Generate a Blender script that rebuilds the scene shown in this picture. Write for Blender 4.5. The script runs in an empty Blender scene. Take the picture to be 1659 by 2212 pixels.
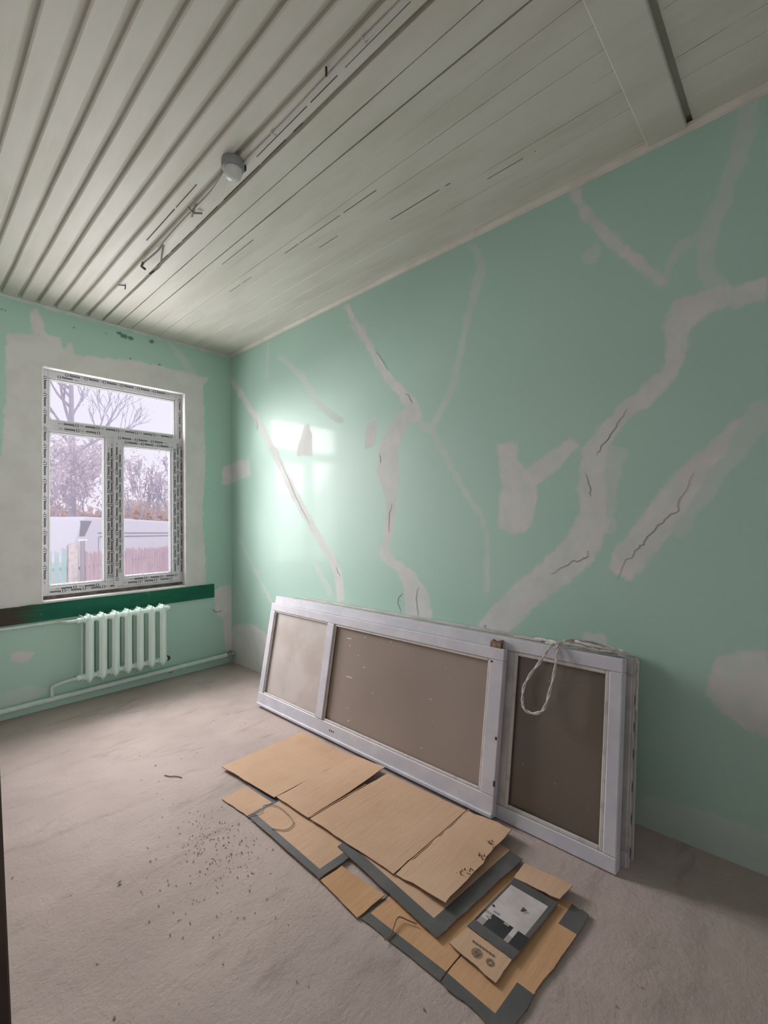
import bpy, bmesh, math, random
import numpy as np
from mathutils import Vector, Matrix, noise as mnoise
SC = bpy.context.scene
COL = SC.collection
R = math.radians
rnd = random.Random(7)

# ---------------------------------------------------------------- camera
cam_d = bpy.data.cameras.new('camera')
cam = bpy.data.objects.new('camera', cam_d)
COL.objects.link(cam)
SC.camera = cam
YAW, PITCH, ROLL = 0.8212, 0.0167, -0.0117
fw = Vector((math.sin(YAW) * math.cos(PITCH), math.cos(YAW) * math.cos(PITCH), math.sin(PITCH)))
rt = Vector((math.cos(YAW), -math.sin(YAW), 0))
up = rt.cross(fw)
rt2 = rt * math.cos(ROLL) + up * math.sin(ROLL)
up2 = -rt * math.sin(ROLL) + up * math.cos(ROLL)
cam.matrix_world = Matrix((
    (rt2.x, up2.x, -fw.x, -2.3435), (rt2.y, up2.y, -fw.y, -4.2923),
    (rt2.z, up2.z, -fw.z, 1.4144), (0, 0, 0, 1)))
cam_d.sensor_fit = 'HORIZONTAL'
cam_d.sensor_width = 36.0
cam_d.lens = 36.0 * 990.2 / 1659.0
cam_d.clip_start = 0.02
cam_d.clip_end = 300

# ---------------------------------------------------------------- overcast sky
world = bpy.data.worlds.new('overcast_sky')
SC.world = world
world.use_nodes = True
bg = world.node_tree.nodes['Background']
bg.inputs['Color'].default_value = (0.905, 0.865, 0.985, 1)
bg.inputs['Strength'].default_value = 1.1
def daylight(name, loc, rot, sx, sy, watts, col):
    d = bpy.data.lights.new(name, 'AREA'); d.shape = 'RECTANGLE'; d.size = sx; d.size_y = sy
    d.energy = watts; d.color = col
    o = bpy.data.objects.new(name, d); o.location = loc; o.rotation_euler = rot; COL.objects.link(o); return o
# daylight through the visible window, plus fill from an added window behind the camera
daylight('window_daylight', (-1.60, 2.50, 3.05), (R(-56), 0, R(-8)), 5.0, 2.5, 1260.0, (1.0, 0.955, 0.955))
daylight('window_skyglow', (-1.012, 0.21, 1.73), (R(-90), 0, 0), 1.08, 1.78, 54.0, (1.0, 0.97, 0.98))
rw = daylight('rear_fill_light', (-2.15, -5.52, 1.7), (R(90), 0, 0), 1.3, 1.6, 9.5, (1.0, 0.97, 0.94))  # added fill lamp, brightens the window wall from behind the camera
rw.data.spread = R(55)

SC.view_settings.view_transform = 'Standard'
SC.view_settings.look = 'None'
SC.view_settings.gamma = 1.0
SC.view_settings.use_curve_mapping = False
SC.view_settings.exposure = 0.0
SC.cycles.diffuse_bounces = 5
SC.cycles.max_bounces = 8
SC.cycles.glossy_bounces = 2
SC.cycles.caustics_reflective = False
SC.cycles.caustics_refractive = False
SC.cycles.transparent_max_bounces = 10
SC.cycles.sample_clamp_indirect = 8.0

# ---------------------------------------------------------------- measured outlines on the two walls (metres: along the wall, height)
STRONG = [[(-1.707, 3.056), (-1.967, 2.653), (-2.101, 2.435), (-2.232, 2.277), (-2.323, 2.168), (-2.38, 2.046), (-2.467, 2.058), (-2.412, 2.194), (-2.295, 2.306), (-2.156, 2.449), (-2.024, 2.661), (-1.752, 3.059)], [(-2.376, 2.183), (-2.234, 2.127), (-2.084, 1.945), (-2.046, 1.754), (-2.122, 1.581), (-2.127, 1.473), (-2.107, 1.313), (-2.057, 1.149), (-2.219, 1.069), (-2.277, 0.99), (-2.292, 0.877), (-2.296, 0.716), (-2.519, 0.764), (-2.491, 0.931), (-2.395, 1.052), (-2.27, 1.114), (-2.158, 1.179), (-2.184, 1.307), (-2.212, 1.466), (-2.237, 1.582), (-2.246, 1.745), (-2.242, 1.894), (-2.336, 2.059), (-2.429, 2.129)], [(0.06, 2.898), (-0.152, 2.67), (-0.446, 2.371), (-0.703, 2.055), (-1.014, 1.639), (-1.243, 1.38), (-1.449, 1.159), (-1.572, 1.005), (-1.616, 0.783), (-1.7, 0.799), (-1.665, 1.03), (-1.518, 1.187), (-1.318, 1.406), (-1.109, 1.663), (-0.802, 2.072), (-0.529, 2.384), (-0.241, 2.682), (-0.003, 2.905)], [(-4.18, 2.349), (-4.096, 2.348), (-3.985, 2.372), (-3.878, 2.369), (-3.827, 2.265), (-3.838, 2.152), (-3.818, 2.057), (-3.739, 2.012), (-3.639, 1.939), (-3.548, 1.853), (-3.455, 1.731), (-3.506, 1.683), (-3.611, 1.787), (-3.687, 1.874), (-3.784, 1.937), (-3.87, 2.004), (-3.907, 2.121), (-3.928, 2.21), (-3.943, 2.257), (-4.003, 2.27), (-4.108, 2.267), (-4.194, 2.273)], [(-3.523, 1.799), (-3.457, 1.698), (-3.44, 1.545), (-3.454, 1.43), (-3.389, 1.34), (-3.317, 1.247), (-3.218, 1.154), (-3.079, 1.04), (-2.957, 0.92), (-2.839, 0.786), (-2.969, 0.696), (-3.09, 0.818), (-3.195, 0.929), (-3.318, 1.037), (-3.44, 1.126), (-3.54, 1.249), (-3.582, 1.409), (-3.571, 1.544), (-3.568, 1.664), (-3.592, 1.757)], [(-3.418, 1.826), (-3.273, 1.74), (-3.172, 1.681), (-3.108, 1.647), (-3.162, 1.557), (-3.232, 1.59), (-3.336, 1.661), (-3.452, 1.784)], [(-4.073, 1.81), (-3.992, 1.727), (-3.898, 1.638), (-3.793, 1.521), (-3.694, 1.379), (-3.6, 1.258), (-3.574, 1.164), (-3.663, 1.112), (-3.719, 1.167), (-3.803, 1.287), (-3.891, 1.433), (-3.963, 1.567), (-4.035, 1.677), (-4.087, 1.794)], [(-3.426, 3.077), (-3.481, 2.92), (-3.56, 2.793), (-3.638, 2.674), (-3.762, 2.516), (-3.817, 2.439), (-3.845, 2.462), (-3.793, 2.547), (-3.674, 2.703), (-3.603, 2.818), (-3.525, 2.932), (-3.463, 3.078)], [(0.039, 1.988), (-0.1, 2.022), (-0.343, 2.02), (-0.367, 1.862), (-0.186, 1.83), (0.051, 1.79)], [(-1.212, 2.228), (-1.28, 2.21), (-1.315, 2.094), (-1.319, 1.942), (-1.119, 1.963), (-1.133, 2.079), (-1.179, 2.132)], [(-1.964, 2.12), (-2.024, 2.134), (-2.056, 2.086), (-2.031, 1.934), (-1.937, 1.935), (-1.929, 2.031)], [(-2.996, 1.845), (-3.112, 1.831), (-3.135, 1.719), (-3.195, 1.656), (-3.229, 1.561), (-3.195, 1.382), (-3.166, 1.347), (-3.064, 1.323), (-2.994, 1.371), (-3.018, 1.622)], [(-3.989, 0.824), (-4.074, 0.868), (-4.188, 0.881), (-4.181, 0.549), (-4.082, 0.555), (-4.008, 0.599), (-3.954, 0.662), (-3.971, 0.753)], [(0.059, 0.315), (-0.169, 0.418), (-0.422, 0.433), (-0.656, 0.383), (-0.943, 0.35), (-1.07, -0.058), (0.063, -0.013)], [(-3.449, 0.833), (-3.562, 0.856), (-3.565, 0.794), (-3.452, 0.77)]]
FAINT = [[(-0.818, 2.883), (-1.139, 2.631), (-1.379, 2.329), (-1.667, 2.146), (-1.712, 2.179), (-1.449, 2.356), (-1.208, 2.651), (-0.856, 2.899)], [(-0.661, 3.056), (-0.642, 2.739), (-0.687, 2.728), (-0.707, 3.043)], [(-0.097, 1.277), (-0.483, 0.868), (-0.722, 0.628), (-0.775, 0.649), (-0.533, 0.885), (-0.138, 1.287)], [(-1.309, 1.063), (-1.504, 0.818), (-1.564, 0.844), (-1.363, 1.083)], [(-2.827, 3.042), (-2.891, 2.908), (-2.849, 2.797), (-2.786, 2.619), (-2.737, 2.435), (-2.683, 2.251), (-2.575, 2.1), (-2.511, 1.978), (-2.661, 1.723), (-2.76, 1.56), (-2.873, 1.422), (-2.908, 1.305), (-2.899, 1.146), (-2.903, 0.972), (-2.939, 0.976), (-2.938, 1.148), (-2.941, 1.309), (-2.901, 1.434), (-2.796, 1.577), (-2.701, 1.737), (-2.561, 1.979), (-2.623, 2.073), (-2.73, 2.227), (-2.783, 2.415), (-2.826, 2.598), (-2.909, 2.76), (-2.952, 2.89), (-2.877, 3.045)], [(-3.848, 2.438), (-3.875, 2.519), (-3.913, 2.567), (-3.947, 2.579), (-3.927, 2.624), (-3.885, 2.608), (-3.847, 2.546), (-3.814, 2.464)], [(-4.123, 3.137), (-4.093, 2.966), (-4.025, 2.752), (-3.968, 2.618), (-3.948, 2.467), (-4.008, 2.308), (-4.074, 2.34), (-4.012, 2.461), (-4.023, 2.575), (-4.073, 2.705), (-4.149, 2.913), (-4.185, 3.081)], [(-4.146, 1.879), (-4.041, 1.745), (-3.923, 1.578), (-3.797, 1.379), (-3.882, 1.309), (-4.001, 1.504), (-4.109, 1.665), (-4.208, 1.797)], [(-3.561, 1.786), (-3.49, 1.556), (-3.485, 1.34), (-3.613, 1.341), (-3.615, 1.529), (-3.678, 1.733)], [(-2.54, 1.995), (-2.447, 2.073), (-2.402, 2.031), (-2.51, 1.965)], [(-3.484, 2.737), (-3.544, 2.758), (-3.576, 2.733), (-3.553, 2.663), (-3.492, 2.657)], [(-3.609, 0.045), (-3.764, 0.157), (-3.903, 0.167), (-4.174, 0.173), (-4.17, -0.014), (-3.607, -0.053)], [(-1.753, 2.898), (-1.951, 2.838), (-1.995, 2.624)]]
CRACKS = [[(-2.05, 2.619), (-2.095, 2.548), (-2.164, 2.46)], [(-2.321, 2.264), (-2.356, 2.226), (-2.376, 2.18)], [(-2.075, 1.88), (-2.088, 1.813)], [(-2.184, 1.533), (-2.165, 1.454), (-2.155, 1.326)], [(-2.414, 0.967), (-2.382, 0.903), (-2.403, 0.785)], [(-3.676, 1.915), (-3.622, 1.847), (-3.558, 1.755), (-3.536, 1.713)], [(-3.473, 1.638), (-3.494, 1.568), (-3.499, 1.515)], [(-3.488, 1.249), (-3.472, 1.214), (-3.403, 1.187), (-3.294, 1.121)], [(-3.931, 1.592), (-3.892, 1.525), (-3.868, 1.445), (-3.805, 1.384), (-3.749, 1.322), (-3.71, 1.268), (-3.65, 1.201), (-3.615, 1.122)], [(-0.464, 2.382), (-0.503, 2.31), (-0.462, 2.272)], [(-0.825, 1.993), (-1.094, 1.61), (-1.268, 1.393)], [(-1.593, 1.052), (-1.645, 0.984)], [(-2.256, 0.781), (-2.224, 0.855), (-2.274, 0.923)]]
WSTRONG = [[(-1.775, 2.807), (-1.678, 2.849), (-1.622, 2.851), (-1.639, 2.994), (-1.594, 3.069), (-1.559, 2.984), (-1.545, 2.881), (-1.446, 2.873), (-1.428, 2.797), (-1.397, 2.805), (-1.397, 2.857), (-1.363, 2.852), (-1.36, 2.767), (-1.123, 2.797), (-0.869, 2.832), (-0.591, 2.828), (-0.328, 2.822), (-0.245, 2.827), (-0.236, 2.797), (-0.292, 2.749), (-0.28, 2.435), (-0.268, 1.985), (-0.298, 1.535), (-0.278, 1.088), (-0.27, 0.752), (-0.875, 0.725), (-2.005, 0.754), (-2.008, 1.841), (-1.8, 1.892), (-1.78, 2.369)], [(-1.75, 0.469), (-1.689, 0.483), (-1.614, 0.446), (-1.62, 0.396), (-1.689, 0.384), (-1.742, 0.424)], [(-0.101, 1.953), (0.004, 1.994), (0.003, 1.787), (-0.097, 1.787)], [(-0.19, 0.743), (-0.004, 0.781), (0.006, 0.044), (-0.069, 0.038), (-0.096, 0.433), (-0.177, 0.537)]]
WFAINT = [[(-0.623, 3.06), (-0.53, 2.941), (-0.403, 2.785), (-0.344, 2.839), (-0.481, 2.99), (-0.59, 3.095)], [(-1.959, 1.424), (-1.836, 1.856), (-1.961, 2.171)], [(-1.807, 0.19), (-1.647, 0.213), (-1.476, 0.131), (-1.807, 0.058)]]
WSMUDGE = [(-1.791, 2.986, 0.022), (-1.353, 2.981, 0.018), (-1.129, 3.006, 0.018), (-1.024, 3.033, 0.031), (-0.988, 3.019, 0.04), (-0.936, 3.014, 0.035), (-0.761, 3.034, 0.035), (-1.588, 2.861, 0.011), (-0.933, 2.833, 0.02), (-0.693, 2.842, 0.022), (-0.117, 2.484, 0.013), (-0.255, 1.874, 0.018), (-0.232, 1.739, 0.013), (-0.147, 1.546, 0.011), (-0.123, 1.514, 0.011), (-0.854, 3.107, 0.011)]

# ---------------------------------------------------------------- helpers
class MB:
    def __init__(s): s.v = []; s.f = []; s.m = []
    def add(s, vs, fs, mi=0):
        b = len(s.v); s.v += [tuple(q) for q in vs]
        s.f += [tuple(b + i for i in f) for f in fs]; s.m += [mi] * len(fs); return s
    def box(s, x0, x1, y0, y1, z0, z1, mi=0):
        x0, x1 = min(x0, x1), max(x0, x1); y0, y1 = min(y0, y1), max(y0, y1); z0, z1 = min(z0, z1), max(z0, z1)
        return s.add([(x0,y0,z0),(x1,y0,z0),(x1,y1,z0),(x0,y1,z0),(x0,y0,z1),(x1,y0,z1),(x1,y1,z1),(x0,y1,z1)],
                     [(0,3,2,1),(4,5,6,7),(0,1,5,4),(1,2,6,5),(2,3,7,6),(3,0,4,7)], mi)
    def hexa(s, p, mi=0):   # 8 points, bottom ring then top ring
        return s.add(p, [(0,3,2,1),(4,5,6,7),(0,1,5,4),(1,2,6,5),(2,3,7,6),(3,0,4,7)], mi)
    def prism(s, poly, axis, a0, a1, mi=0):   # 2d polygon extruded along axis (0,1,2)
        n = len(poly)
        def pt(q, a):
            l = list(q); l.insert(axis, a); return tuple(l)
        vs = [pt(q, a0) for q in poly] + [pt(q, a1) for q in poly]
        fs = [tuple(range(n))[::-1], tuple(range(n, 2*n))] + [(i, (i+1) % n, n + (i+1) % n, n + i) for i in range(n)]
        return s.add(vs, fs, mi)
    def tube(s, pts, rad, n=8, mi=0, caps=True):
        pts = [Vector(q) for q in pts]; m = len(pts)
        rads = rad if isinstance(rad, (list, tuple)) else [rad] * m
        t0 = (pts[1] - pts[0]).normalized()
        ref = Vector((0,0,1)) if abs(t0.z) < 0.9 else Vector((1,0,0))
        u = t0.cross(ref).normalized(); vs = []
        for i, q in enumerate(pts):
            t = (pts[min(i+1, m-1)] - pts[max(i-1, 0)])
            t = t.normalized() if t.length > 1e-9 else t0
            u = (u - t * u.dot(t))
            u = u.normalized() if u.length > 1e-6 else t.orthogonal().normalized()
            w = t.cross(u)
            for k in range(n):
                a = 2 * math.pi * k / n
                vs.append(q + (u * math.cos(a) + w * math.sin(a)) * rads[i])
        fs = [(i*n + k, i*n + (k+1) % n, (i+1)*n + (k+1) % n, (i+1)*n + k) for i in range(m-1) for k in range(n)]
        if caps: fs += [tuple(range(n))[::-1], tuple((m-1)*n + k for k in range(n))]
        return s.add(vs, fs, mi)
    def lathe(s, prof, c, axis=2, n=24, mi=0):   # prof: (radius, offset) list, revolved about an axis through c
        vs = []
        for r_, h in prof:
            for k in range(n):
                a = 2*math.pi*k/n; q = [r_*math.cos(a), r_*math.sin(a)]; q.insert(axis, h)
                vs.append((c[0]+q[0], c[1]+q[1], c[2]+q[2]))
        m = len(prof)
        fs = [(i*n+k, i*n+(k+1) % n, (i+1)*n+(k+1) % n, (i+1)*n+k) for i in range(m-1) for k in range(n)]
        fs += [tuple(range(n))[::-1], tuple((m-1)*n+k for k in range(n))]
        return s.add(vs, fs, mi)
    def build(s, name, mats, parent=None, bevel=0, smooth=False, seg=1):
        off = Vector(parent.matrix_world.translation) if parent is not None else Vector((0,0,0))
        if parent is not None and parent.parent is not None: off = total_loc(parent)
        elif parent is not None: off = Vector(parent.location)
        me = bpy.data.meshes.new(name)
        me.from_pydata([tuple(Vector(q) - off) for q in s.v], [], s.f)
        mats = mats if isinstance(mats, (list, tuple)) else [mats]
        for m in mats: me.materials.append(m)
        me.polygons.foreach_set('material_index', s.m)
        bm = bmesh.new(); bm.from_mesh(me)
        bmesh.ops.recalc_face_normals(bm, faces=bm.faces)
        if bevel:
            es = [e for e in bm.edges if len(e.link_faces) == 2 and e.calc_face_angle(0) > 0.6]
            bmesh.ops.bevel(bm, geom=es, offset=bevel, segments=seg, profile=0.6, affect='EDGES', clamp_overlap=True)
        bm.to_mesh(me); bm.free()
        if smooth:
            for q in me.polygons: q.use_smooth = True
            try: me.set_sharp_from_angle(angle=R(40))
            except Exception: pass
        o = bpy.data.objects.new(name, me); COL.objects.link(o)
        if parent is not None: o.parent = parent
        return o

def total_loc(o):
    v = Vector((0,0,0))
    while o is not None: v += Vector(o.location); o = o.parent
    return v
def tag(o, label=None, cat=None, group=None, kind=None):
    if label: o['label'] = label
    if cat: o['category'] = cat
    if group: o['group'] = group
    if kind: o['kind'] = kind
    return o
def empty(name, loc):
    o = bpy.data.objects.new(name, None); o.location = loc; o.empty_display_size = 0.1
    COL.objects.link(o); return o
def smooth_path(pts, k=6):
    P = [Vector(q) for q in pts]; out = []
    for i in range(len(P)-1):
        a, b, c, d = P[max(i-1,0)], P[i], P[i+1], P[min(i+2,len(P)-1)]
        for j in range(k):
            t = j/k
            out.append(0.5*((2*b) + (c-a)*t + (2*a-5*b+4*c-d)*t*t + (3*b-a-3*c+d)*t*t*t))
    out.append(P[-1]); return out

# ---------------------------------------------------------------- materials
def srgb(r, g, b):
    f = lambda c: (c/255/12.92) if c <= 10 else (((c/255)+0.055)/1.055)**2.4
    return (f(r), f(g), f(b), 1)
class NT:
    def __init__(s, name):
        s.mat = bpy.data.materials.new(name); s.mat.use_nodes = True
        s.t = s.mat.node_tree; s.n = s.t.nodes; s.l = s.t.links
        s.p = s.n['Principled BSDF']
    def N(s, typ, **kw):
        n = s.n.new(typ)
        for k, v in kw.items():
            if k.startswith('i_'): n.inputs[int(k[2:]) if k[2:].isdigit() else k[2:].replace('_', ' ')].default_value = v
            else: setattr(n, k, v)
        return n
    def L(s, a, b): s.l.new(a, b)
    def noise(s, scale, detail=4, rough=0.55, vec=None, dist=0.0):
        n = s.N('ShaderNodeTexNoise'); n.inputs['Scale'].default_value = scale
        n.inputs['Detail'].default_value = detail; n.inputs['Roughness'].default_value = rough
        n.inputs['Distortion'].default_value = dist
        if vec is not None: s.L(vec, n.inputs['Vector'])
        return n.outputs['Fac']
    def coords(s, scale=(1,1,1)):
        g = s.N('ShaderNodeNewGeometry'); m = s.N('ShaderNodeMapping')
        m.inputs['Scale'].default_value = scale
        s.L(g.outputs['Position'], m.inputs['Vector']); return m.outputs['Vector']
    def rng(s, fac, a, b, c=0.0, d=1.0, smooth=True):
        m = s.N('ShaderNodeMapRange'); m.interpolation_type = 'SMOOTHSTEP' if smooth else 'LINEAR'
        s.L(fac, m.inputs['Value'])
        for k, v in zip(('From Min','From Max','To Min','To Max'), (a, b, c, d)): m.inputs[k].default_value = v
        return m.outputs['Result']
    def mix(s, fac, a, b):
        m = s.N('ShaderNodeMix', data_type='RGBA')
        for sock, v in ((m.inputs['Factor'], fac), (m.inputs['A'], a), (m.inputs['B'], b)):
            if isinstance(v, (tuple, list, float, int)): pass
        ins = {i.identifier: i for i in m.inputs}
        for key, v in (('Factor_Float', fac), ('A_Color', a), ('B_Color', b)):
            if hasattr(v, 'node'): s.L(v, ins[key])
            else: ins[key].default_value = v
        return [o for o in m.outputs if o.identifier == 'Result_Color'][0]
    def math(s, op, a, b=None):
        m = s.N('ShaderNodeMath', operation=op)
        for i, v in enumerate((a, b)):
            if v is None: continue
            if hasattr(v, 'node'): s.L(v, m.inputs[i])
            else: m.inputs[i].default_value = v
        return m.outputs[0]
    def attr(s, name):
        n = s.N('ShaderNodeAttribute', attribute_name=name); return n.outputs['Fac']
    def bump(s, h, strength=0.3, dist=0.01):
        b = s.N('ShaderNodeBump'); b.inputs['Strength'].default_value = strength; b.inputs['Distance'].default_value = dist
        s.L(h, b.inputs['Height']); s.L(b.outputs['Normal'], s.p.inputs['Normal'])
    def base(s, c):
        if hasattr(c, 'node'): s.L(c, s.p.inputs['Base Color'])
        else: s.p.inputs['Base Color'].default_value = c
    def rough(s, r_):
        if hasattr(r_, 'node'): s.L(r_, s.p.inputs['Roughness'])
        else: s.p.inputs['Roughness'].default_value = r_

def simple(name, col, rough=0.6, col2=None, scale=6.0, bump=0.0, bscale=40.0, lo=0.4, hi=0.65, metal=0.0, stretch=(1,1,1), spec=0.5):
    t = NT(name); vec = t.coords(stretch)
    if col2 is not None: t.base(t.mix(t.rng(t.noise(scale, 3, 0.6, vec), lo, hi), col, col2))
    else: t.base(col)
    t.rough(rough); t.p.inputs['Metallic'].default_value = metal
    t.p.inputs['Specular IOR Level'].default_value = spec
    if bump: t.bump(t.noise(bscale, 2, 0.6, vec), bump, 0.004)
    return t.mat

PLASTER = (0.67, 0.65, 0.63, 1)
GREEN = (0.385, 0.575, 0.485, 1)
def wall_material(name, gloss, lo=0.62):
    t = NT(name); v = t.coords()
    g = t.mix(t.rng(t.noise(1.6, 2, 0.5, v), 0.2, 0.8), GREEN, (0.41, 0.595, 0.505, 1))
    g = t.mix(t.rng(t.noise(14, 3, 0.7, v), 0.60, 0.85, 0, 0.16), g, (0.33, 0.47, 0.39, 1))
    jag = t.math('MULTIPLY', t.math('SUBTRACT', t.noise(11, 4, 0.65, v), 0.5), 0.075)
    pa = t.rng(t.math('ADD', t.attr('patch'), jag), 0.012, -0.012)
    th = t.rng(t.math('ADD', t.attr('thin'), jag), 0.010, -0.010)
    cover = t.rng(t.noise(9, 3, 0.7, v), 0.28, 0.66, lo, 1.0)
    pm = t.math('MULTIPLY', pa, cover)
    tm = t.math('MULTIPLY', th, 0.42)
    pl = t.mix(t.rng(t.noise(5, 2, 0.6, v), 0.35, 0.7), PLASTER, (0.61, 0.595, 0.57, 1))
    c = t.mix(tm, g, pl); c = t.mix(pm, c, pl)
    sm = t.rng(t.math('ADD', t.attr('smudge'), t.math('MULTIPLY', t.math('SUBTRACT', t.noise(60, 2, 0.7, v), 0.5), 0.03)), 0.003, -0.004)
    c = t.mix(t.math('MULTIPLY', sm, 0.75), c, (0.06, 0.075, 0.07, 1))
    t.base(c)
    r0 = 0.52
    m = t.math('MAXIMUM', pm, t.math('MULTIPLY', th, 0.6))
    t.rough(t.math('ADD', r0, t.math('MULTIPLY', m, 0.35)))
    t.L(t.math('MULTIPLY', t.math('SUBTRACT', 1.0, m), gloss), t.p.inputs['Coat Weight'])
    t.p.inputs['Coat Roughness'].default_value = 0.09
    t.p.inputs['Specular IOR Level'].default_value = 0.72 if gloss > 0.1 else 0.4
    h = t.math('ADD', t.math('MULTIPLY', t.noise(2.2, 1, 0.5, v), 1.2), t.math('MULTIPLY', t.noise(30, 2, 0.6, v), 0.10))
    t.bump(h, 0.35, 0.006)
    return t.mat
M_WALL = wall_material('mint_gloss_paint_with_filler', 0.12)
M_WALL_FAR = wall_material('mint_paint_with_plaster', 0.05, 0.92)
M_CEIL = simple('white_painted_ceiling_boards', (0.66, 0.64, 0.575, 1), 0.5, (0.60, 0.575, 0.50, 1), 2.2, 0.12, 30, stretch=(3, 0.6, 1))
M_TRIM = simple('cream_painted_trim', (0.66, 0.62, 0.55, 1), 0.5, (0.58, 0.55, 0.48, 1), 6)
def floor_material():
    t = NT('dusty_concrete_screed'); v = t.coords()
    c = t.mix(t.rng(t.noise(1.3, 3, 0.65, v), 0.32, 0.70), (0.480, 0.398, 0.365, 1), (0.390, 0.320, 0.292, 1))
    v2 = t.coords((1.0, 3.0, 1.0))
    c = t.mix(t.rng(t.noise(2.4, 4, 0.7, v2, 0.6), 0.52, 0.75, 0, 0.55), c, (0.255, 0.22, 0.195, 1))
    c = t.mix(t.rng(t.noise(7, 4, 0.75, v), 0.58, 0.72, 0, 0.35), c, (0.47, 0.41, 0.375, 1))
    c = t.mix(t.rng(t.noise(80, 3, 0.6, v), 0.66, 0.76, 0, 0.5), c, (0.20, 0.17, 0.15, 1))
    t.base(c); t.rough(0.9); t.p.inputs['Specular IOR Level'].default_value = 0.2
    h = t.math('ADD', t.math('MULTIPLY', t.noise(5, 4, 0.7, v), 1.0), t.math('MULTIPLY', t.noise(70, 3, 0.7, v), 0.35))
    v3 = t.coords((9.0, 2.2, 1.0))
    h = t.math('ADD', h, t.math('MULTIPLY', t.rng(t.noise(2.5, 3, 0.7, v3, 0.4), 0.5, 0.7), 0.10))
    t.bump(h, 0.65, 0.012)
    return t.mat
M_FLOOR = floor_material()
M_PVC = simple('white_pvc_profile', (0.60, 0.59, 0.61, 1), 0.35)
M_PRINT = simple('black_tape_print', (0.035, 0.035, 0.04, 1), 0.6)
M_PRINT2 = simple('grey_tape_print', (0.22, 0.22, 0.23, 1), 0.6)
M_REVEAL = simple('white_plaster_reveal', (0.72, 0.71, 0.69, 1), 0.7, (0.64, 0.62, 0.6, 1), 8, 0.2)
M_FOAM = simple('brown_mounting_strip', (0.11, 0.08, 0.07, 1), 0.8, (0.2, 0.16, 0.14, 1), 12)
M_GASKET = simple('grey_rubber_gasket', (0.12, 0.12, 0.125, 1), 0.6)
def sill_material():
    t = NT('dark_green_painted_board'); v = t.coords((0.4, 1, 1.5))
    c = t.mix(t.rng(t.noise(9, 5, 0.65, v), 0.35, 0.7), (0.012, 0.108, 0.066, 1), (0.018, 0.135, 0.083, 1))
    sep = t.N('ShaderNodeSeparateXYZ'); t.L(t.coords(), sep.inputs[0])
    e = t.math('ADD', sep.outputs['X'], t.math('MULTIPLY', t.noise(6, 4, 0.6), 0.5))
    c = t.mix(t.rng(e, -1.28, -1.50), c, (0.060, 0.050, 0.036, 1))
    c = t.mix(t.rng(t.noise(26, 4, 0.6, v), 0.66, 0.72, 0, 0.6), c, (0.16, 0.19, 0.15, 1))
    t.base(c); t.rough(0.7); t.p.inputs['Specular IOR Level'].default_value = 0.15; t.bump(t.noise(30, 4, 0.6, v), 0.2, 0.004); return t.mat
M_SILL = sill_material()
M_RAD = simple('mint_white_radiator_enamel', (0.72, 0.87, 0.79, 1), 0.38, (0.76, 0.88, 0.82, 1), 18, 0.15, 60)
M_PIPE = simple('pale_green_painted_pipe', (0.50, 0.63, 0.56, 1), 0.45, (0.62, 0.68, 0.62, 1), 14, 0.2, 60)
M_PIPEDIRT = simple('pipe_fitting_dirty', (0.40, 0.44, 0.38, 1), 0.6, (0.12, 0.12, 0.10, 1), 30)
M_BLACK = simple('black_plastic', (0.02, 0.02, 0.022, 1), 0.5)
M_FRAME = simple('lilac_grey_old_paint', (0.545, 0.535, 0.59, 1), 0.5, (0.61, 0.595, 0.635, 1), 7, 0.2, 40)
M_FRAMEB = simple('worn_white_old_paint', (0.50, 0.485, 0.475, 1), 0.55, (0.40, 0.385, 0.37, 1), 9, 0.3, 50)
M_BEAD = simple('cream_putty_bead', (0.58, 0.545, 0.51, 1), 0.6, (0.42, 0.37, 0.33, 1), 20, 0.3, 60, 0.5, 0.75)
M_WOODRAW = simple('splintered_bare_wood', (0.20, 0.11, 0.07, 1), 0.8, (0.33, 0.22, 0.15, 1), 40, 0.6, 80)
def pane_material(name, dust, dust2, fac, scale=1.6):
    t = NT(name); v = t.coords()
    c = t.mix(t.rng(t.noise(scale, 2, 0.45, v), 0.2, 0.8), dust, dust2)
    c = t.mix(t.rng(t.noise(70, 2, 0.5, v), 0.74, 0.77, 0, 0.7), c, (0.62, 0.58, 0.55, 1))
    t.base(c); t.rough(0.26)
    t.p.inputs['Specular IOR Level'].default_value = 0.55
    tr = t.N('ShaderNodeBsdfTransparent'); tr.inputs['Color'].default_value = (0.75, 0.72, 0.68, 1)
    ms = t.N('ShaderNodeMixShader'); ms.inputs[0].default_value = fac
    out = t.n['Material Output']
    t.L(tr.outputs[0], ms.inputs[1]); t.L(t.p.outputs[0], ms.inputs[2]); t.L(ms.outputs[0], out.inputs['Surface'])
    return t.mat
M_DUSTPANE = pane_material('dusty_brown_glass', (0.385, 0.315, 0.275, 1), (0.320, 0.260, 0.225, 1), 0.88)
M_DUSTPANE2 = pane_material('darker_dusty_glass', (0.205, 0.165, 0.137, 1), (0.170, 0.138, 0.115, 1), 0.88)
M_PANEL = simple('pale_pink_white_panel', (0.56, 0.505, 0.48, 1), 0.35, (0.48, 0.42, 0.39, 1), 3, 0.1, 30)
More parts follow.
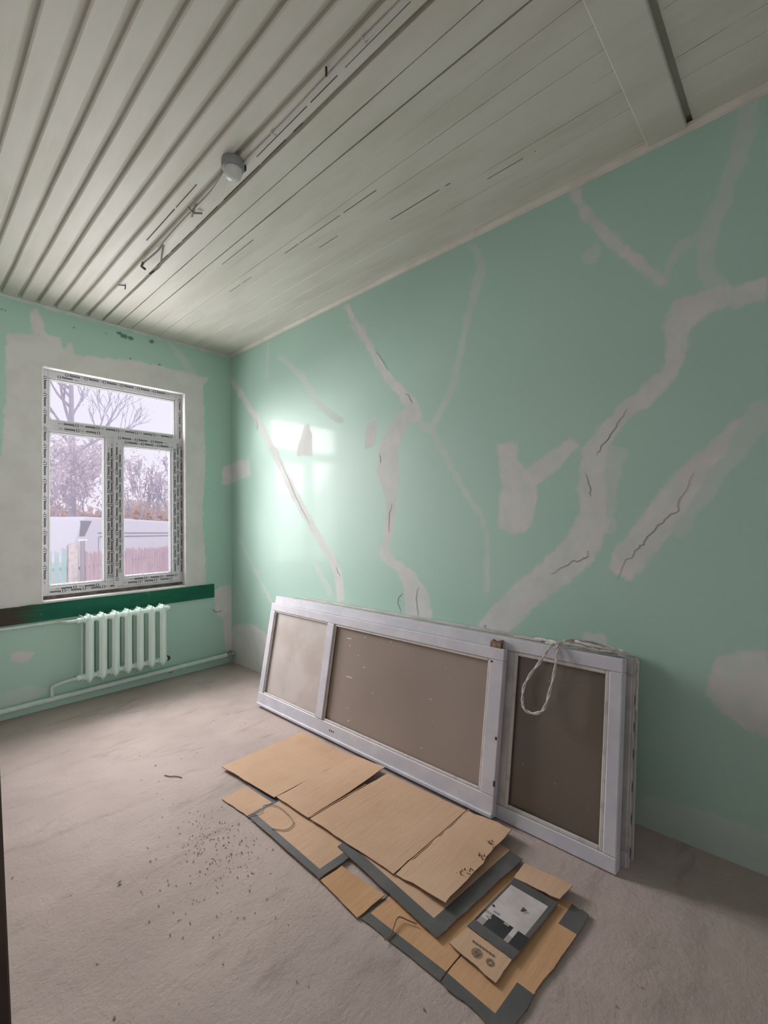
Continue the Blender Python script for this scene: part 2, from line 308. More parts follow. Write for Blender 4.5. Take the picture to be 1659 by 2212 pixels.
def glass_material():
    t = NT('clear_window_glass'); n = t.n; n.remove(t.p)
    tr = t.N('ShaderNodeBsdfTransparent'); tr.inputs['Color'].default_value = (0.97, 0.97, 0.98, 1)
    gl = t.N('ShaderNodeBsdfGlossy'); gl.inputs['Roughness'].default_value = 0.02
    lw = t.N('ShaderNodeLayerWeight'); lw.inputs['Blend'].default_value = 0.5
    fz = t.math('ADD', t.math('MULTIPLY', t.math('POWER', lw.outputs['Facing'], 5.0), 0.6), 0.025)
    ms = t.N('ShaderNodeMixShader'); t.L(fz, ms.inputs[0])
    t.L(tr.outputs[0], ms.inputs[1]); t.L(gl.outputs[0], ms.inputs[2]); t.L(ms.outputs[0], n['Material Output'].inputs['Surface'])
    return t.mat
M_GLASS = glass_material()
M_ROPE = simple('white_cotton_cord', (0.62, 0.58, 0.55, 1), 0.8, (0.48, 0.44, 0.41, 1), 60, 0.5, 200)
def card_material(name, a, b):
    t = NT(name); v = t.coords(); v2 = t.coords((1.5, 14.0, 1))
    c = t.mix(t.rng(t.noise(2.5, 5, 0.6, v), 0.35, 0.7), a, b)
    c = t.mix(t.rng(t.noise(3.5, 4, 0.6, v2), 0.58, 0.74, 0, 0.22), c, tuple(q*0.6 for q in b[:3]) + (1,))
    t.base(c); t.rough(0.85); t.p.inputs['Specular IOR Level'].default_value = 0.2
    t.bump(t.noise(4.0, 4, 0.6, v2), 0.3, 0.006); return t.mat
M_CARD = card_material('brown_cardboard', (0.59, 0.395, 0.265, 1), (0.53, 0.345, 0.225, 1))
M_CARD2 = card_material('ochre_cardboard', (0.60, 0.355, 0.195, 1), (0.50, 0.29, 0.155, 1))
M_CARDEDGE = simple('torn_cardboard_edge', (0.25, 0.165, 0.11, 1), 0.9, (0.14, 0.09, 0.06, 1), 50)
M_CARDDARK = simple('charcoal_print_on_cardboard', (0.085, 0.086, 0.088, 1), 0.6, (0.115, 0.113, 0.112, 1), 6, 0.15, 30)
M_CARDBLACK = simple('black_print_on_cardboard', (0.028, 0.030, 0.034, 1), 0.5, (0.040, 0.042, 0.046, 1), 8)
M_CARDWHITE = simple('white_print_smudged', (0.60, 0.56, 0.56, 1), 0.5, (0.50, 0.45, 0.44, 1), 9)
M_CARDGREY = simple('grey_print', (0.36, 0.33, 0.32, 1), 0.6)
M_STAMP = simple('faded_stamp_ink', (0.20, 0.14, 0.10, 1), 0.8)
M_CRUMB = simple('plaster_crumb', (0.50, 0.43, 0.395, 1), 0.9, (0.38, 0.32, 0.29, 1), 25)
M_TWIG = simple('dry_twig', (0.10, 0.07, 0.05, 1), 0.8)
M_TWINE = simple('dry_twine', (0.22, 0.14, 0.08, 1), 0.8)
M_LAMPGREY = simple('grey_lamp_plastic', (0.26, 0.28, 0.27, 1), 0.5)
M_LAMPWHITE = simple('frosted_white_plastic', (0.62, 0.62, 0.60, 1), 0.35)
M_JOINT = simple('dark_open_joint', (0.11, 0.10, 0.085, 1), 0.9)
M_CABLE = simple('white_painted_cable', (0.60, 0.59, 0.55, 1), 0.5)
M_WIREGREY = simple('grey_bare_wire', (0.22, 0.20, 0.17, 1), 0.6)
M_IRON = simple('rusty_dark_iron', (0.035, 0.028, 0.024, 1), 0.6)
M_CRACK = simple('open_plaster_crack', (0.30, 0.285, 0.26, 1), 0.9)
M_DOOR = simple('dark_brown_door_varnish', (0.022, 0.012, 0.007, 1), 0.45, (0.03, 0.018, 0.01, 1), 8)
M_WHITEWALL = simple('off_white_room_paint', (0.80, 0.79, 0.77, 1), 0.7, (0.76, 0.75, 0.73, 1), 3)

# ================================================================ the room
W_L, Y_B, H = -3.0, -5.3, 3.1
fl = MB().box(W_L - 0.2, 0.25, Y_B - 0.2, 0.45, -0.15, 0.0).build('floor', M_FLOOR)
tag(fl, 'dusty grey beige concrete screed floor of the room', 'floor', kind='structure')

def sdf(P, poly):
    d2 = np.full(len(P), 1e9); ins = np.zeros(len(P), bool); n = len(poly); A = np.array(poly)
    for i in range(n):
        a, b = A[i], A[(i+1) % n]; e = b - a
        t = np.clip(((P - a) @ e) / max(e @ e, 1e-9), 0, 1)
        d2 = np.minimum(d2, ((P - a - t[:, None]*e)**2).sum(1))
        if a[1] != b[1]:
            cond = ((a[1] > P[:, 1]) != (b[1] > P[:, 1])) & (P[:, 0] < (b[0]-a[0])*(P[:, 1]-a[1])/(b[1]-a[1]) + a[0])
            ins ^= cond
    d = np.sqrt(d2); return np.where(ins, -d, d)
def wall_attrs(me, P, strong, faint, smudges, extra=None):
    n = len(P); pa = np.full(n, 9.0); th = np.full(n, 9.0); sm = np.full(n, 9.0)
    for q in strong: pa = np.minimum(pa, sdf(P, q))
    for q in faint: th = np.minimum(th, sdf(P, q))
    for (a, b, w) in smudges: sm = np.minimum(sm, np.sqrt(((P[:, 0]-a)/1.6)**2 + (P[:, 1]-b)**2) - w*0.5)
    if extra is not None: pa = np.minimum(pa, extra)
    for nm, arr in (('patch', pa), ('thin', th), ('smudge', sm)):
        at = me.attributes.new(nm, 'FLOAT', 'POINT'); at.data.foreach_set('value', arr.astype(np.float32))
def grid_wall(name, us, vs, mk, mat, hole=None, back=None):
    mb = MB(); nu, nv = len(us), len(vs)
    mb.v = [mk(a, b) for b in vs for a in us]
    for j in range(nv-1):
        for i in range(nu-1):
            ca, cb = (us[i]+us[i+1])/2, (vs[j]+vs[j+1])/2
            if hole and hole[0] < ca < hole[1] and hole[2] < cb < hole[3]: continue
            mb.f.append((j*nu+i, j*nu+i+1, (j+1)*nu+i+1, (j+1)*nu+i)); mb.m.append(0)
    ng = len(mb.v)
    if back: back(mb)
    me = bpy.data.meshes.new(name); me.from_pydata(mb.v, [], mb.f); me.materials.append(mat)
    o = bpy.data.objects.new(name, me); COL.objects.link(o)
    P = np.array([(a, b) for b in vs for a in us] + [(50, 50)]*(len(mb.v)-ng), float)
    return o, me, P

# right wall: y from Y_B to 0, front face on x = 0
us = list(np.arange(0.0, Y_B - 0.001, -0.02)); vs = list(np.linspace(0, H, 156))
wr, me, P = grid_wall('wall_right', us, vs, lambda a, b: (0.0, a, b), M_WALL,
                      back=lambda mb: mb.box(0.002, 0.25, Y_B - 0.2, 0.4, -0.15, H + 0.1))
wall_attrs(me, P, STRONG, FAINT, [(-3.02, 2.43, 0.012), (-2.9, 0.79, 0.02), (-1.05, 1.62, 0.012), (-0.45, 1.5, 0.01)])
tag(wr, 'mint green glossy wall with pale filler streaks over long cracks', 'wall', kind='structure')
for k, c in enumerate(CRACKS):     # open hairline cracks, each a narrow jagged groove lip
    mb = MB(); pts = []
    for i in range(len(c)-1):
        for t in range(5):
            f = t/5; a = c[i][0]*(1-f)+c[i+1][0]*f; b = c[i][1]*(1-f)+c[i+1][1]*f
            pts.append((a + rnd.uniform(-.007, .007), b + rnd.uniform(-.007, .007)))
    pts.append(c[-1])
    for i in range(len(pts)-1):
        (a, b), (a2, b2) = pts[i], pts[i+1]
        L = math.hypot(a2-a, b2-b) or 1; nx, nz = -(b2-b)/L, (a2-a)/L
        w0 = 0.0014*(0.4 + math.sin(math.pi*(i+0.02)/len(pts))*1.1); w1 = 0.0014*(0.4 + math.sin(math.pi*(i+1)/len(pts))*1.1)
        mb.add([(-0.0012, a+nx*w0, b+nz*w0), (-0.0012, a-nx*w0, b-nz*w0), (-0.0012, a2-nx*w1, b2-nz*w1), (-0.0012, a2+nx*w1, b2+nz*w1)], [(0,1,2,3)])
    mb.build('crack', M_CRACK, wr)

# window wall: x from W_L to 0, front face on y = 0
HX0, HX1, HZ0, HZ1 = -1.558, -0.465, 0.822, 2.624
ux = sorted(set(list(np.round(np.arange(W_L, 0.0001, 0.02), 4)) + [HX0, HX1, 0.0]))
vz = sorted(set(list(np.round(np.linspace(0, H, 156), 4)) + [HZ0, HZ1]))
def wbk(mb):
    mb.box(W_L - 0.2, HX0, 0.002, 0.22, -0.9, H + 0.1); mb.box(HX1, 0.0, 0.002, 0.22, -0.9, H + 0.1)
    mb.box(HX0, HX1, 0.002, 0.22, -0.9, HZ0); mb.box(HX0, HX1, 0.002, 0.40, HZ1, H + 0.1)
ww, me, P = grid_wall('wall_window', ux, vz, lambda a, b: (a, 0.0, b), M_WALL_FAR, (HX0, HX1, HZ0, HZ1), wbk)
band = (H - 0.020) - P[:, 1]
wall_attrs(me, P, WSTRONG, WFAINT, WSMUDGE, np.where(np.abs(band) < 1, band, 9.0))
tag(ww, 'mint green end wall with bare white plaster around the window', 'wall', kind='structure')
rv = MB()
rv.box(HX1 - 0.003, HX1 + 0.012, -0.002, 0.069, HZ0, HZ1 + 0.012)
rv.box(HX0 - 0.012, HX0 + 0.003, -0.002, 0.069, HZ0, HZ1 + 0.012)
rv.box(HX0, HX1, -0.002, 0.069, HZ1 - 0.003, HZ1 + 0.012)
rv.box(HX0, HX1, -0.012, 0.080, HZ0 - 0.017, HZ0 + 0.002)
o = rv.build('window_reveal', M_REVEAL, ww, bevel=0.003)

# left wall with a doorway, back wall, both plain
mb = MB(); mb.box(W_L - 0.2, W_L, -2.98, 0.0, 0, H); mb.box(W_L - 0.2, W_L, Y_B, -3.86, 0, H); mb.box(W_L - 0.2, W_L, -3.86, -2.98, 2.08, H)
tag(mb.build('wall_left', M_WHITEWALL), 'plain pale left wall with a doorway', 'wall', kind='structure')
RW = (-2.85, -1.45, 0.85, 2.55)
mb = MB(); mb.box(W_L - 0.2, RW[0], Y_B - 0.2, Y_B, 0, H); mb.box(RW[1], 0.0, Y_B - 0.2, Y_B, 0, H); mb.box(RW[0], RW[1], Y_B - 0.2, Y_B, 0, RW[2]); mb.box(RW[0], RW[1], Y_B - 0.2, Y_B, RW[3], H)
tag(mb.build('wall_back', M_WHITEWALL), 'plain pale wall behind the camera', 'wall', kind='structure')
mb = MB(); mb.box(-4.3, -4.2, -4.6, -2.2, 0, 2.5); mb.box(-4.2, W_L - 0.2, -2.3, -2.2, 0, 2.5); mb.box(-4.2, W_L - 0.2, -4.6, -4.5, 0, 2.5); mb.box(-4.3, W_L - 0.2, -4.6, -2.2, 2.5, 2.6); mb.box(-4.3, W_L - 0.2, -4.6, -2.2, -0.1, 0)
tag(mb.build('wall_hallway', M_WHITEWALL), 'plain hallway walls beyond the doorway', 'wall', kind='structure')

w2 = empty('added_fill_window', (-2.15, Y_B - 0.1, RW[2])); tag(w2, 'added window behind the camera for fill light', 'window', kind='structure')  # invented window, added to go with the rear fill lamp
for a in ((RW[0], RW[0] + 0.06, RW[2], RW[3]), (RW[1] - 0.06, RW[1], RW[2], RW[3]), (RW[0] + 0.06, RW[1] - 0.06, RW[2], RW[2] + 0.06), (RW[0] + 0.06, RW[1] - 0.06, RW[3] - 0.06, RW[3]), (-2.18, -2.12, RW[2] + 0.06, RW[3] - 0.06)):
    MB().box(a[0], a[1], Y_B - 0.14, Y_B - 0.08, a[2], a[3]).build('frame_member', M_PVC, w2, bevel=0.003)
MB().box(RW[0] + 0.05, RW[1] - 0.05, Y_B - 0.115, Y_B - 0.110, RW[2] + 0.05, RW[3] - 0.05).build('pane', M_GLASS, w2)

# open door leaf at the left edge, a little out of plumb
dl = MB(); t3 = math.tan(R(3.05))
def dpt(x, y, z): return (x + 0.02 - (z - 0.31)*t3*0.68, y - 0.0 + (z - 0.31)*t3*0.73*0.0, z)
EX, EY = -2.181, -3.006
dl.hexa([dpt(W_L + 0.01, EY - 0.0, 0.012), dpt(EX, EY, 0.012), dpt(EX, EY + 0.04, 0.012), dpt(W_L + 0.01, EY + 0.04, 0.012),
         dpt(W_L + 0.09, EY, 2.03), dpt(EX, EY, 2.03), dpt(EX, EY + 0.04, 2.03), dpt(W_L + 0.09, EY + 0.04, 2.03)])
do = dl.build('door_1', M_DOOR, bevel=0.004)
tag(do, 'dark brown door leaf standing open at the left edge', 'door', kind='structure')
MB().tube([(-2.28, EY - 0.002, 1.02), (-2.28, EY - 0.05, 1.02), (-2.40, EY - 0.05, 1.02)], 0.009, 10).build('door_handle', M_IRON, do, smooth=True)

# ceiling: slab plus boards, each board its own piece
ce = MB().box(W_L - 0.2, 0.25, Y_B - 0.2, 0.22, H + 0.026, H + 0.14).build('ceiling', M_CEIL)
tag(ce, 'white painted board ceiling running towards the window', 'ceiling', kind='structure')
PITCHB = 0.1092; BX0 = -2.0185
edges = []
k = -9
while True:
    a = BX0 + k*PITCHB
    if a > -0.03: break
    edges.append(a); k += 1
bnoise = random.Random(3)
for i, a in enumerate(edges):
    b = min(a + PITCHB, -0.001); mid = (a+b)/2
    if a < W_L: continue
    gap = 0.024 if a < -1.36 else (0.016 if a < -1.25 else (0.006 if a < -0.95 else 0.0008))
    th = 0.0105 if a < -1.36 else 0.008
    dz = bnoise.uniform(-0.0012, 0.0012)
    for y0, y1 in ((-0.004, -3.785), (-3.958, Y_B)):
        mb = MB(); m_ = 0.005 if gap > 0.01 else 0.0016
        x0, x1 = a, b - gap
        prof = [(x0, H + 0.0255), (x0, H + m_ + dz), (x0 + m_*1.2, H + dz), (x1 - m_*1.2, H + dz), (x1, H + m_ + dz), (x1, H + 0.0255)]
        n = 14; ys = [y0 + (y1-y0)*t/n for t in range(n+1)]
        vs_ = []
        for t, y in enumerate(ys):
            j0 = bnoise.uniform(-.0016, .0016); j1 = bnoise.uniform(-.0016, .0016)
            for q, (x, z) in enumerate(prof): vs_.append((x + (j0 if q < 3 else j1), y, z))
        fs_ = [(t*6+q, t*6+q+1, (t+1)*6+q+1, (t+1)*6+q) for t in range(n) for q in range(5)] + [tuple(range(6)), tuple(n*6 + q for q in range(6))]
        mb.add(vs_, fs_)
        mb.build('ceiling_board', M_CEIL, ce)
mb = MB().box(W_L, -0.001, -3.935, -3.785, H - 0.016, H + 0.0255)
tag(mb.build('cover_board', M_CEIL, ce, bevel=0.004), 'wide cover board crossing the ceiling boards')
# dark open joints that show as broken hairlines
for (x, y0, y1, w) in [(-1.312, -1.42, -2.10, 0.004), (-1.163, -1.18, -2.75, 0.003), (-1.2, -2.45, -3.5, 0.0035), (-0.875, -1.5, -1.9, 0.003), (-0.662, -1.9, -2.7, 0.0025), (-0.66, -1.2, -1.5, 0.002), (-0.55, -2.1, -2.3, 0.002), (-0.44, -2.6, -3.0, 0.003), (-0.335, -3.15, -3.4, 0.0025)]:
    mb = MB(); y = y0
    while y > y1:
        L = rnd.uniform(0.12, 0.40); ye = max(y - L, y1); ww_ = w*rnd.uniform(0.4, 1.0)
        mb.box(x - ww_/2, x + ww_/2, ye, y, H - 0.0022, H + 0.002); y = ye - rnd.uniform(0.01, 0.07)
    mb.build('open_joint', M_JOINT, ce)
# small round moulding where ceiling meets the right wall
prof = [(-0.0, H), (-0.026, H), (-0.022, H - 0.010), (-0.012, H - 0.021), (0.0, H - 0.026)]
mb = MB().prism(prof, 1, -0.001, Y_B)
tag(mb.build('trim_1', M_TRIM), 'thin cream moulding between ceiling and green wall', 'moulding', kind='structure')

# dark green former sill board on the window wall
mb = MB()
xs = np.linspace(W_L + 0.002, -0.195, 40); sv = []
for i, x in enumerate(xs):
    jt = rnd.uniform(-.004, .003) if x < -1.45 else rnd.uniform(-.001, .001)
    sv += [(x, -0.001, 0.677), (x, -0.020, 0.677), (x, -0.020, 0.804 + jt), (x, -0.001, 0.806 + jt)]
sf = [(i*4+q, i*4+(q+1) % 4, (i+1)*4+(q+1) % 4, (i+1)*4+q) for i in range(39) for q in range(4)] + [(0,1,2,3), (156,157,158,159)]
mb.add(sv, sf)
tag(mb.build('trim_2', M_SILL), 'dark green painted board fixed along the wall under the window', 'board', kind='structure')

# ================================================================ window
win = empty('window_1', (-1.012, 0.07, 0.822))
tag(win, 'white plastic window with printed protective tape on its frame', 'window', kind='structure')
FY0, FY1 = 0.070, 0.135        # frame front and back
fr = MB()
def member(name, x0, x1, z0, z1, y0=FY0, y1=FY1, par=win, mat=None):
    return MB().box(x0, x1, y0, y1, z0, z1).build(name, mat or M_PVC, par, bevel=0.004, seg=2)
jl = member('frame_jamb', HX0 - 0.01, -1.512, 0.85, 2.634)
jr = member('frame_jamb', -0.522, HX1 + 0.01, 0.85, 2.634)
ft = member('frame_head', -1.512, -0.522, 2.566, 2.634)
fb = member('frame_bottom', -1.512, -0.522, 0.85, 0.915)
tr = member('transom', -1.512, -0.522, 2.143, 2.222)
mu = member('mullion', -1.108, -1.046, 0.915, 2.143)
member('mounting_strip', HX0 + 0.002, HX1 - 0.002, 0.825, 0.85, 0.078, 0.13, mat=M_FOAM)
def beads(x0, x1, z0, z1, y0, par):
    b = 0.016
    for a in ((x0, x0+b, z0, z1), (x1-b, x1, z0, z1), (x0+b, x1-b, z0, z0+b), (x0+b, x1-b, z1-b, z1)):
        MB().box(a[0], a[1], y0 + 0.012, y0 + 0.035, a[2], a[3]).build('glazing_bead', M_PVC, par, bevel=0.003)
    g = 0.004
    mb = MB()
    for a in ((x0+b, x0+b+g, z0+b, z1-b), (x1-b-g, x1-b, z0+b, z1-b), (x0+b, x1-b, z0+b, z0+b+g), (x0+b, x1-b, z1-b-g, z1-b)):
        mb.box(a[0], a[1], y0 + 0.026, y0 + 0.036, a[2], a[3])
    mb.build('gasket', M_GASKET, par)
    MB().box(x0 + b*0.5, x1 - b*0.5, y0 + 0.036, y0 + 0.042, z0 + b*0.5, z1 - b*0.5).build('pane', M_GLASS, par)
beads(-1.512, -0.522, 2.222, 2.566, FY0, win)
beads(-1.512, -1.108, 0.915, 2.143, FY0, win)
# opening sash on the right
SY = 0.052
sash = empty('sash', (0, 0, 0)); sash.parent = win; sash.location = (0, 0, 0)
sl = member('sash_stile', -1.050, -0.985, 0.872, 2.165, SY, 0.125, sash)
sr = member('sash_stile', -0.566, -0.500, 0.872, 2.165, SY, 0.125, sash)
st = member('sash_rail', -0.985, -0.566, 2.092, 2.165, SY, 0.125, sash)
sb = member('sash_rail', -0.985, -0.566, 0.872, 0.938, SY, 0.125, sash)
beads(-0.985, -0.566, 0.938, 2.092, SY, sash)

# printed protective tape lettering
def text_mesh(body, size):
    cu = bpy.data.curves.new('tape_text', 'FONT'); cu.body = body; cu.size = size; cu.resolution_u = 2
    cu.offset = size*0.05
    ob = bpy.data.objects.new('tape_text', cu); COL.objects.link(ob)
    dg = bpy.context.evaluated_depsgraph_get(); me = ob.evaluated_get(dg).to_mesh()
    vs = [tuple(v.co) for v in me.vertices]; fs = [tuple(q.vertices) for q in me.polygons]
    ob.evaluated_get(dg).to_mesh_clear()
    bpy.data.objects.remove(ob); bpy.data.curves.remove(cu)
    w = max(v[0] for v in vs); return vs, fs, w
TXT = text_mesh('( ) Ivnovo', 0.0265)
TXT2 = text_mesh('www', 0.012)
def tape_row(mb, P, U, V, length, pitch=0.135, start=0.01):
    P, U, V = Vector(P), Vector(U), Vector(V); s = start; nrm = U.cross(V)
    while s + TXT[2] < length:
        mb.add([P + U*(s + a) + V*b for a, b, _ in TXT[0]], TXT[1], 0)
        if s + TXT[2] + 0.05 < length:
            q0 = s + TXT[2] + 0.012
            mb.add([P + U*(q0 + a) + V*(b + 0.002) for a, b, _ in TXT2[0]], TXT2[1], 1)
        s += pitch
XP, XN, ZP, ZN = (1,0,0), (-1,0,0), (0,0,1), (0,0,-1)
def tape(par, rows):
    mb = MB()
    for r_ in rows: tape_row(mb, *r_)
    o = mb.build('tape_print', [M_PRINT, M_PRINT2], par); return o
e = 0.0006
yf, ys_ = FY0 - e, SY - e
tape(jl, [((-1.538, yf, 2.62), ZN, XP, 1.74, 0.135, 0.05)])
tape(jr, [((-0.493, yf, 2.62), ZN, XP, 0.42, 0.135, 0.04), ((-0.480, yf, 2.15), ZN, XP, 1.25, 0.12, 0.02)])
tape(ft, [((-1.50, yf, 2.600), XP, ZP, 0.97, 0.135, 0.10), ((-1.50, yf, 2.574), XP, ZP, 0.30, 0.2, 0.05)])
tape(tr, [((-0.535, yf, 2.216), XN, ZN, 0.97, 0.15, 0.02), ((-1.12, yf, 2.176), XN, ZN, 0.39, 0.15, 0.03)])
tape(fb, [((-0.535, yf, 0.885), XN, ZN, 0.97, 0.14, 0.02), ((-1.12, yf, 0.906), XN, ZN, 0.38, 0.16, 0.04)])
tape(mu, [((-1.082, yf, 0.93), ZP, XN, 1.20, 0.12, 0.02), ((-1.058, yf, 0.95), ZP, XN, 1.18, 0.10, 0.0)])
tape(sl, [((-1.024, ys_, 0.90), ZP, XN, 1.24, 0.13, 0.02), ((-0.999, ys_, 0.93), ZP, XN, 1.18, 0.13, 0.06)])
tape(sr, [((-0.548, ys_, 2.15), ZN, XP, 1.24, 0.13, 0.05), ((-0.520, ys_, 2.15), ZN, XP, 1.24, 0.13, 0.0)])
tape(st, [((-1.02, ys_, 2.138), XP, ZP, 0.49, 0.135, 0.0), ((-1.02, ys_, 2.106), XP, ZP, 0.49, 0.135, 0.05)])
tape(sb, [((-0.52, ys_, 0.928), XN, ZN, 0.50, 0.135, 0.0), ((-0.51, ys_, 0.901), XN, ZN, 0.51, 0.135, 0.06)])

# ================================================================ radiator and heating pipes
RX = [-1.283 + 0.0925*i for i in range(7)]
RYF, RYB = -0.168, -0.036
rad = empty('radiator', (-1.0, -0.10, 0.155))
tag(rad, 'seven section cast iron radiator painted pale mint under the window', 'radiator')
def section():
    mb = MB()
    zt, zb = 0.700, 0.165; w = 0.029
    def column(yf, yb, dirn):
        # hexagonal upright with a ridge on its outer face and wedge-shaped ends
        ym = yf + (yb - yf)*0.42
        ring = [(-w, ym), (-w*0.45, yf + (ym-yf)*0.25), (0, yf), (w*0.45, yf + (ym-yf)*0.25), (w, ym), (w*0.55, yb), (-w*0.55, yb)]
        lv = []
        for z, sc, ridge in ((zb, 0.10, 1.0), (zb+0.030, 0.80, 1.0), (zb+0.055, 1.0, 1.0), (zt-0.055, 1.0, 1.0), (zt-0.030, 0.80, 1.0), (zt, 0.10, 1.0)):
            lv.append([(x*sc, yb + (y-yb)*(0.55 + 0.45*min(1, sc+0.15)), z) for x, y in ring])
        n = 7; vs = [q for l in lv for q in l]
        fs = [(i*n+k, i*n+(k+1) % n, (i+1)*n+(k+1) % n, (i+1)*n+k) for i in range(5) for k in range(n)] + [tuple(range(n)), tuple(5*n+k for k in range(n))]
        mb.add(vs, fs)
    column(RYF, -0.112, 1); column(RYB, -0.092, -1)
    for z in (0.655, 0.212):
        mb.tube([(-0.046, -0.102, z), (-0.034, -0.102, z), (-0.030, -0.102, z), (0.030, -0.102, z), (0.034, -0.102, z), (0.046, -0.102, z)], [0.021, 0.021, 0.030, 0.030, 0.021, 0.021], 12)
        mb.hexa([(-0.016, -0.145, z-0.032), (0.016, -0.145, z-0.032), (0.016, -0.06, z-0.032), (-0.016, -0.06, z-0.032),
                 (-0.011, -0.135, z+0.036), (0.011, -0.135, z+0.036), (0.011, -0.07, z+0.036), (-0.011, -0.07, z+0.036)])
    mb.box(-0.006, 0.006, -0.125, -0.08, 0.22, 0.65)
    return mb
mb0 = section()
first = None
for i, x in enumerate(RX):
    if first is None:
        m = MB(); m.v = [(a + x, b, c) for a, b, c in mb0.v]; m.f = mb0.f; m.m = mb0.m
        first = m.build('section', M_RAD, rad, bevel=0.002)
    else:
        c = first.copy(); COL.objects.link(c); c.parent = rad; c.location = (x - RX[0], 0, 0)
for z, nm in ((0.655, 'blank_plug'), (0.212, 'blank_plug')):
    mt = M_BLACK if z < 0.3 else M_RAD
    MB().lathe([(0.022, 0.0), (0.024, 0.004), (0.024, 0.012), (0.016, 0.013), (0.016, 0.026), (0.0005, 0.026)], (RX[-1] + 0.046, -0.102, z), 0, 12).build(nm, mt, rad)
MB().box(RX[0] - 0.045, RX[0] - 0.040, -0.11, -0.0, 0.18, 0.69).build('edge_fin', M_RAD, rad, bevel=0.001)
for x in (RX[1] + 0.046, RX[5] + 0.046):
    MB().tube([(x, 0.0, 0.675), (x, -0.075, 0.675), (x, -0.10, 0.690)], 0.007, 8).build('wall_bracket', M_IRON, rad)

pp = smooth_path([(W_L, -0.056, 0.066), (-2.2, -0.056, 0.074), (-1.5, -0.056, 0.082), (-0.9, -0.056, 0.090), (-0.20, -0.056, 0.097), (-0.045, -0.056, 0.099)], 5)
hp = empty('heating_pipe', (-1.5, -0.056, 0.04))
tag(hp, 'pale green heating pipe running along the foot of the window wall', 'pipe')
MB().tube(pp, 0.021, 14).build('pipe_run', M_PIPE, hp, smooth=True)
MB().lathe([(0.027, 0), (0.029, 0.004), (0.029, 0.03), (0.027, 0.034)], (-0.085, -0.056, 0.0985), 0, 14).build('end_coupling', M_PIPEDIRT, hp)
MB().tube(smooth_path([(-0.052, -0.056, 0.099), (-0.028, -0.056, 0.099), (-0.020, -0.045, 0.099), (-0.018, -0.0, 0.099)], 4), 0.023, 12).build('end_elbow', M_PIPEDIRT, hp, smooth=True)
for x, z in ((-2.05, 0.062), (-0.62, 0.072)):
    MB().box(x - 0.012, x + 0.012, -0.062, -0.0, z - 0.014, z + 0.0).build('pipe_bracket', M_PIPEDIRT, hp)
sp = empty('supply_pipe', (-1.6, -0.04, 0.65))
tag(sp, 'thin pale pipe entering the top left of the radiator', 'pipe')
MB().tube(smooth_path([(W_L, -0.022, 0.648), (-1.8, -0.022, 0.655), (-1.54, -0.024, 0.658), (-1.47, -0.040, 0.657), (-1.42, -0.102, 0.655), (-1.329, -0.102, 0.655)], 6), 0.0135, 12).build('pipe_run', M_PIPE, sp, smooth=True)
MB().lathe([(0.019, 0), (0.021, 0.003), (0.021, 0.026), (0.019, 0.03)], (-1.36, -0.102, 0.655), 0, 10).build('coupling_nut', M_RAD, sp)
rp = empty('return_pipe', (-1.5, -0.08, 0.1))
tag(rp, 'short pale return pipe from radiator foot down to the floor pipe', 'pipe')
MB().tube(smooth_path([(-1.329, -0.102, 0.212), (-1.38, -0.102, 0.210), (-1.46, -0.080, 0.195), (-1.505, -0.060, 0.175), (-1.51, -0.056, 0.15), (-1.51, -0.056, 0.1045)], 6), 0.0135, 12).build('pipe_run', M_PIPE, rp, smooth=True)
MB().lathe([(0.019, 0), (0.021, 0.003), (0.021, 0.026), (0.019, 0.03)], (-1.36, -0.102, 0.212), 0, 10).build('coupling_nut', M_RAD, rp)

# ================================================================ stack of old windows leaning on the right wall
LU = Vector((0.155, 0, 0.814)).normalized(); LN = Vector((-LU.z, 0, LU.x))
LB = Vector((-0.400, 0, 0.004))
def LP(y, s, o=0.0): return LB + Vector((0, y, 0)) + LU*s + LN*o
def lbox(mb, y0, y1, s0, s1, o0, o1, mi=0, pf=LP):
    return mb.hexa([pf(y0,s0,o0), pf(y1,s0,o0), pf(y1,s0,o1), pf(y0,s0,o1), pf(y0,s1,o0), pf(y1,s1,o0), pf(y1,s1,o1), pf(y0,s1,o1)], mi)
def lmember(name, y0, y1, s0, s1, o0, o1, mat, par, pf=LP, bev=0.004):
    return lbox(MB(), y0, y1, s0, s1, o0, o1, 0, pf).build(name, mat, par, bevel=bev)
def lbeads(y0, y1, s0, s1, o1, par, mat=None, w=0.016, pf=LP, d=0.012):
    for a in ((y0, y0-w, s0, s1), (y1+w, y1, s0, s1), (y0-w, y1+w, s0, s0+w), (y0-w, y1+w, s1-w, s1)):
        mb = MB()
        p = [pf(a[0],a[2],o1-d), pf(a[1],a[2],o1-d), pf(a[1],a[2],o1-0.001), pf(a[0],a[2],o1-0.001), pf(a[0],a[3],o1-d), pf(a[1],a[3],o1-d), pf(a[1],a[3],o1-0.001), pf(a[0],a[3],o1-0.001)]
        mb.hexa(p).build('glazing_bead', mat or M_BEAD, par, bevel=0.003)
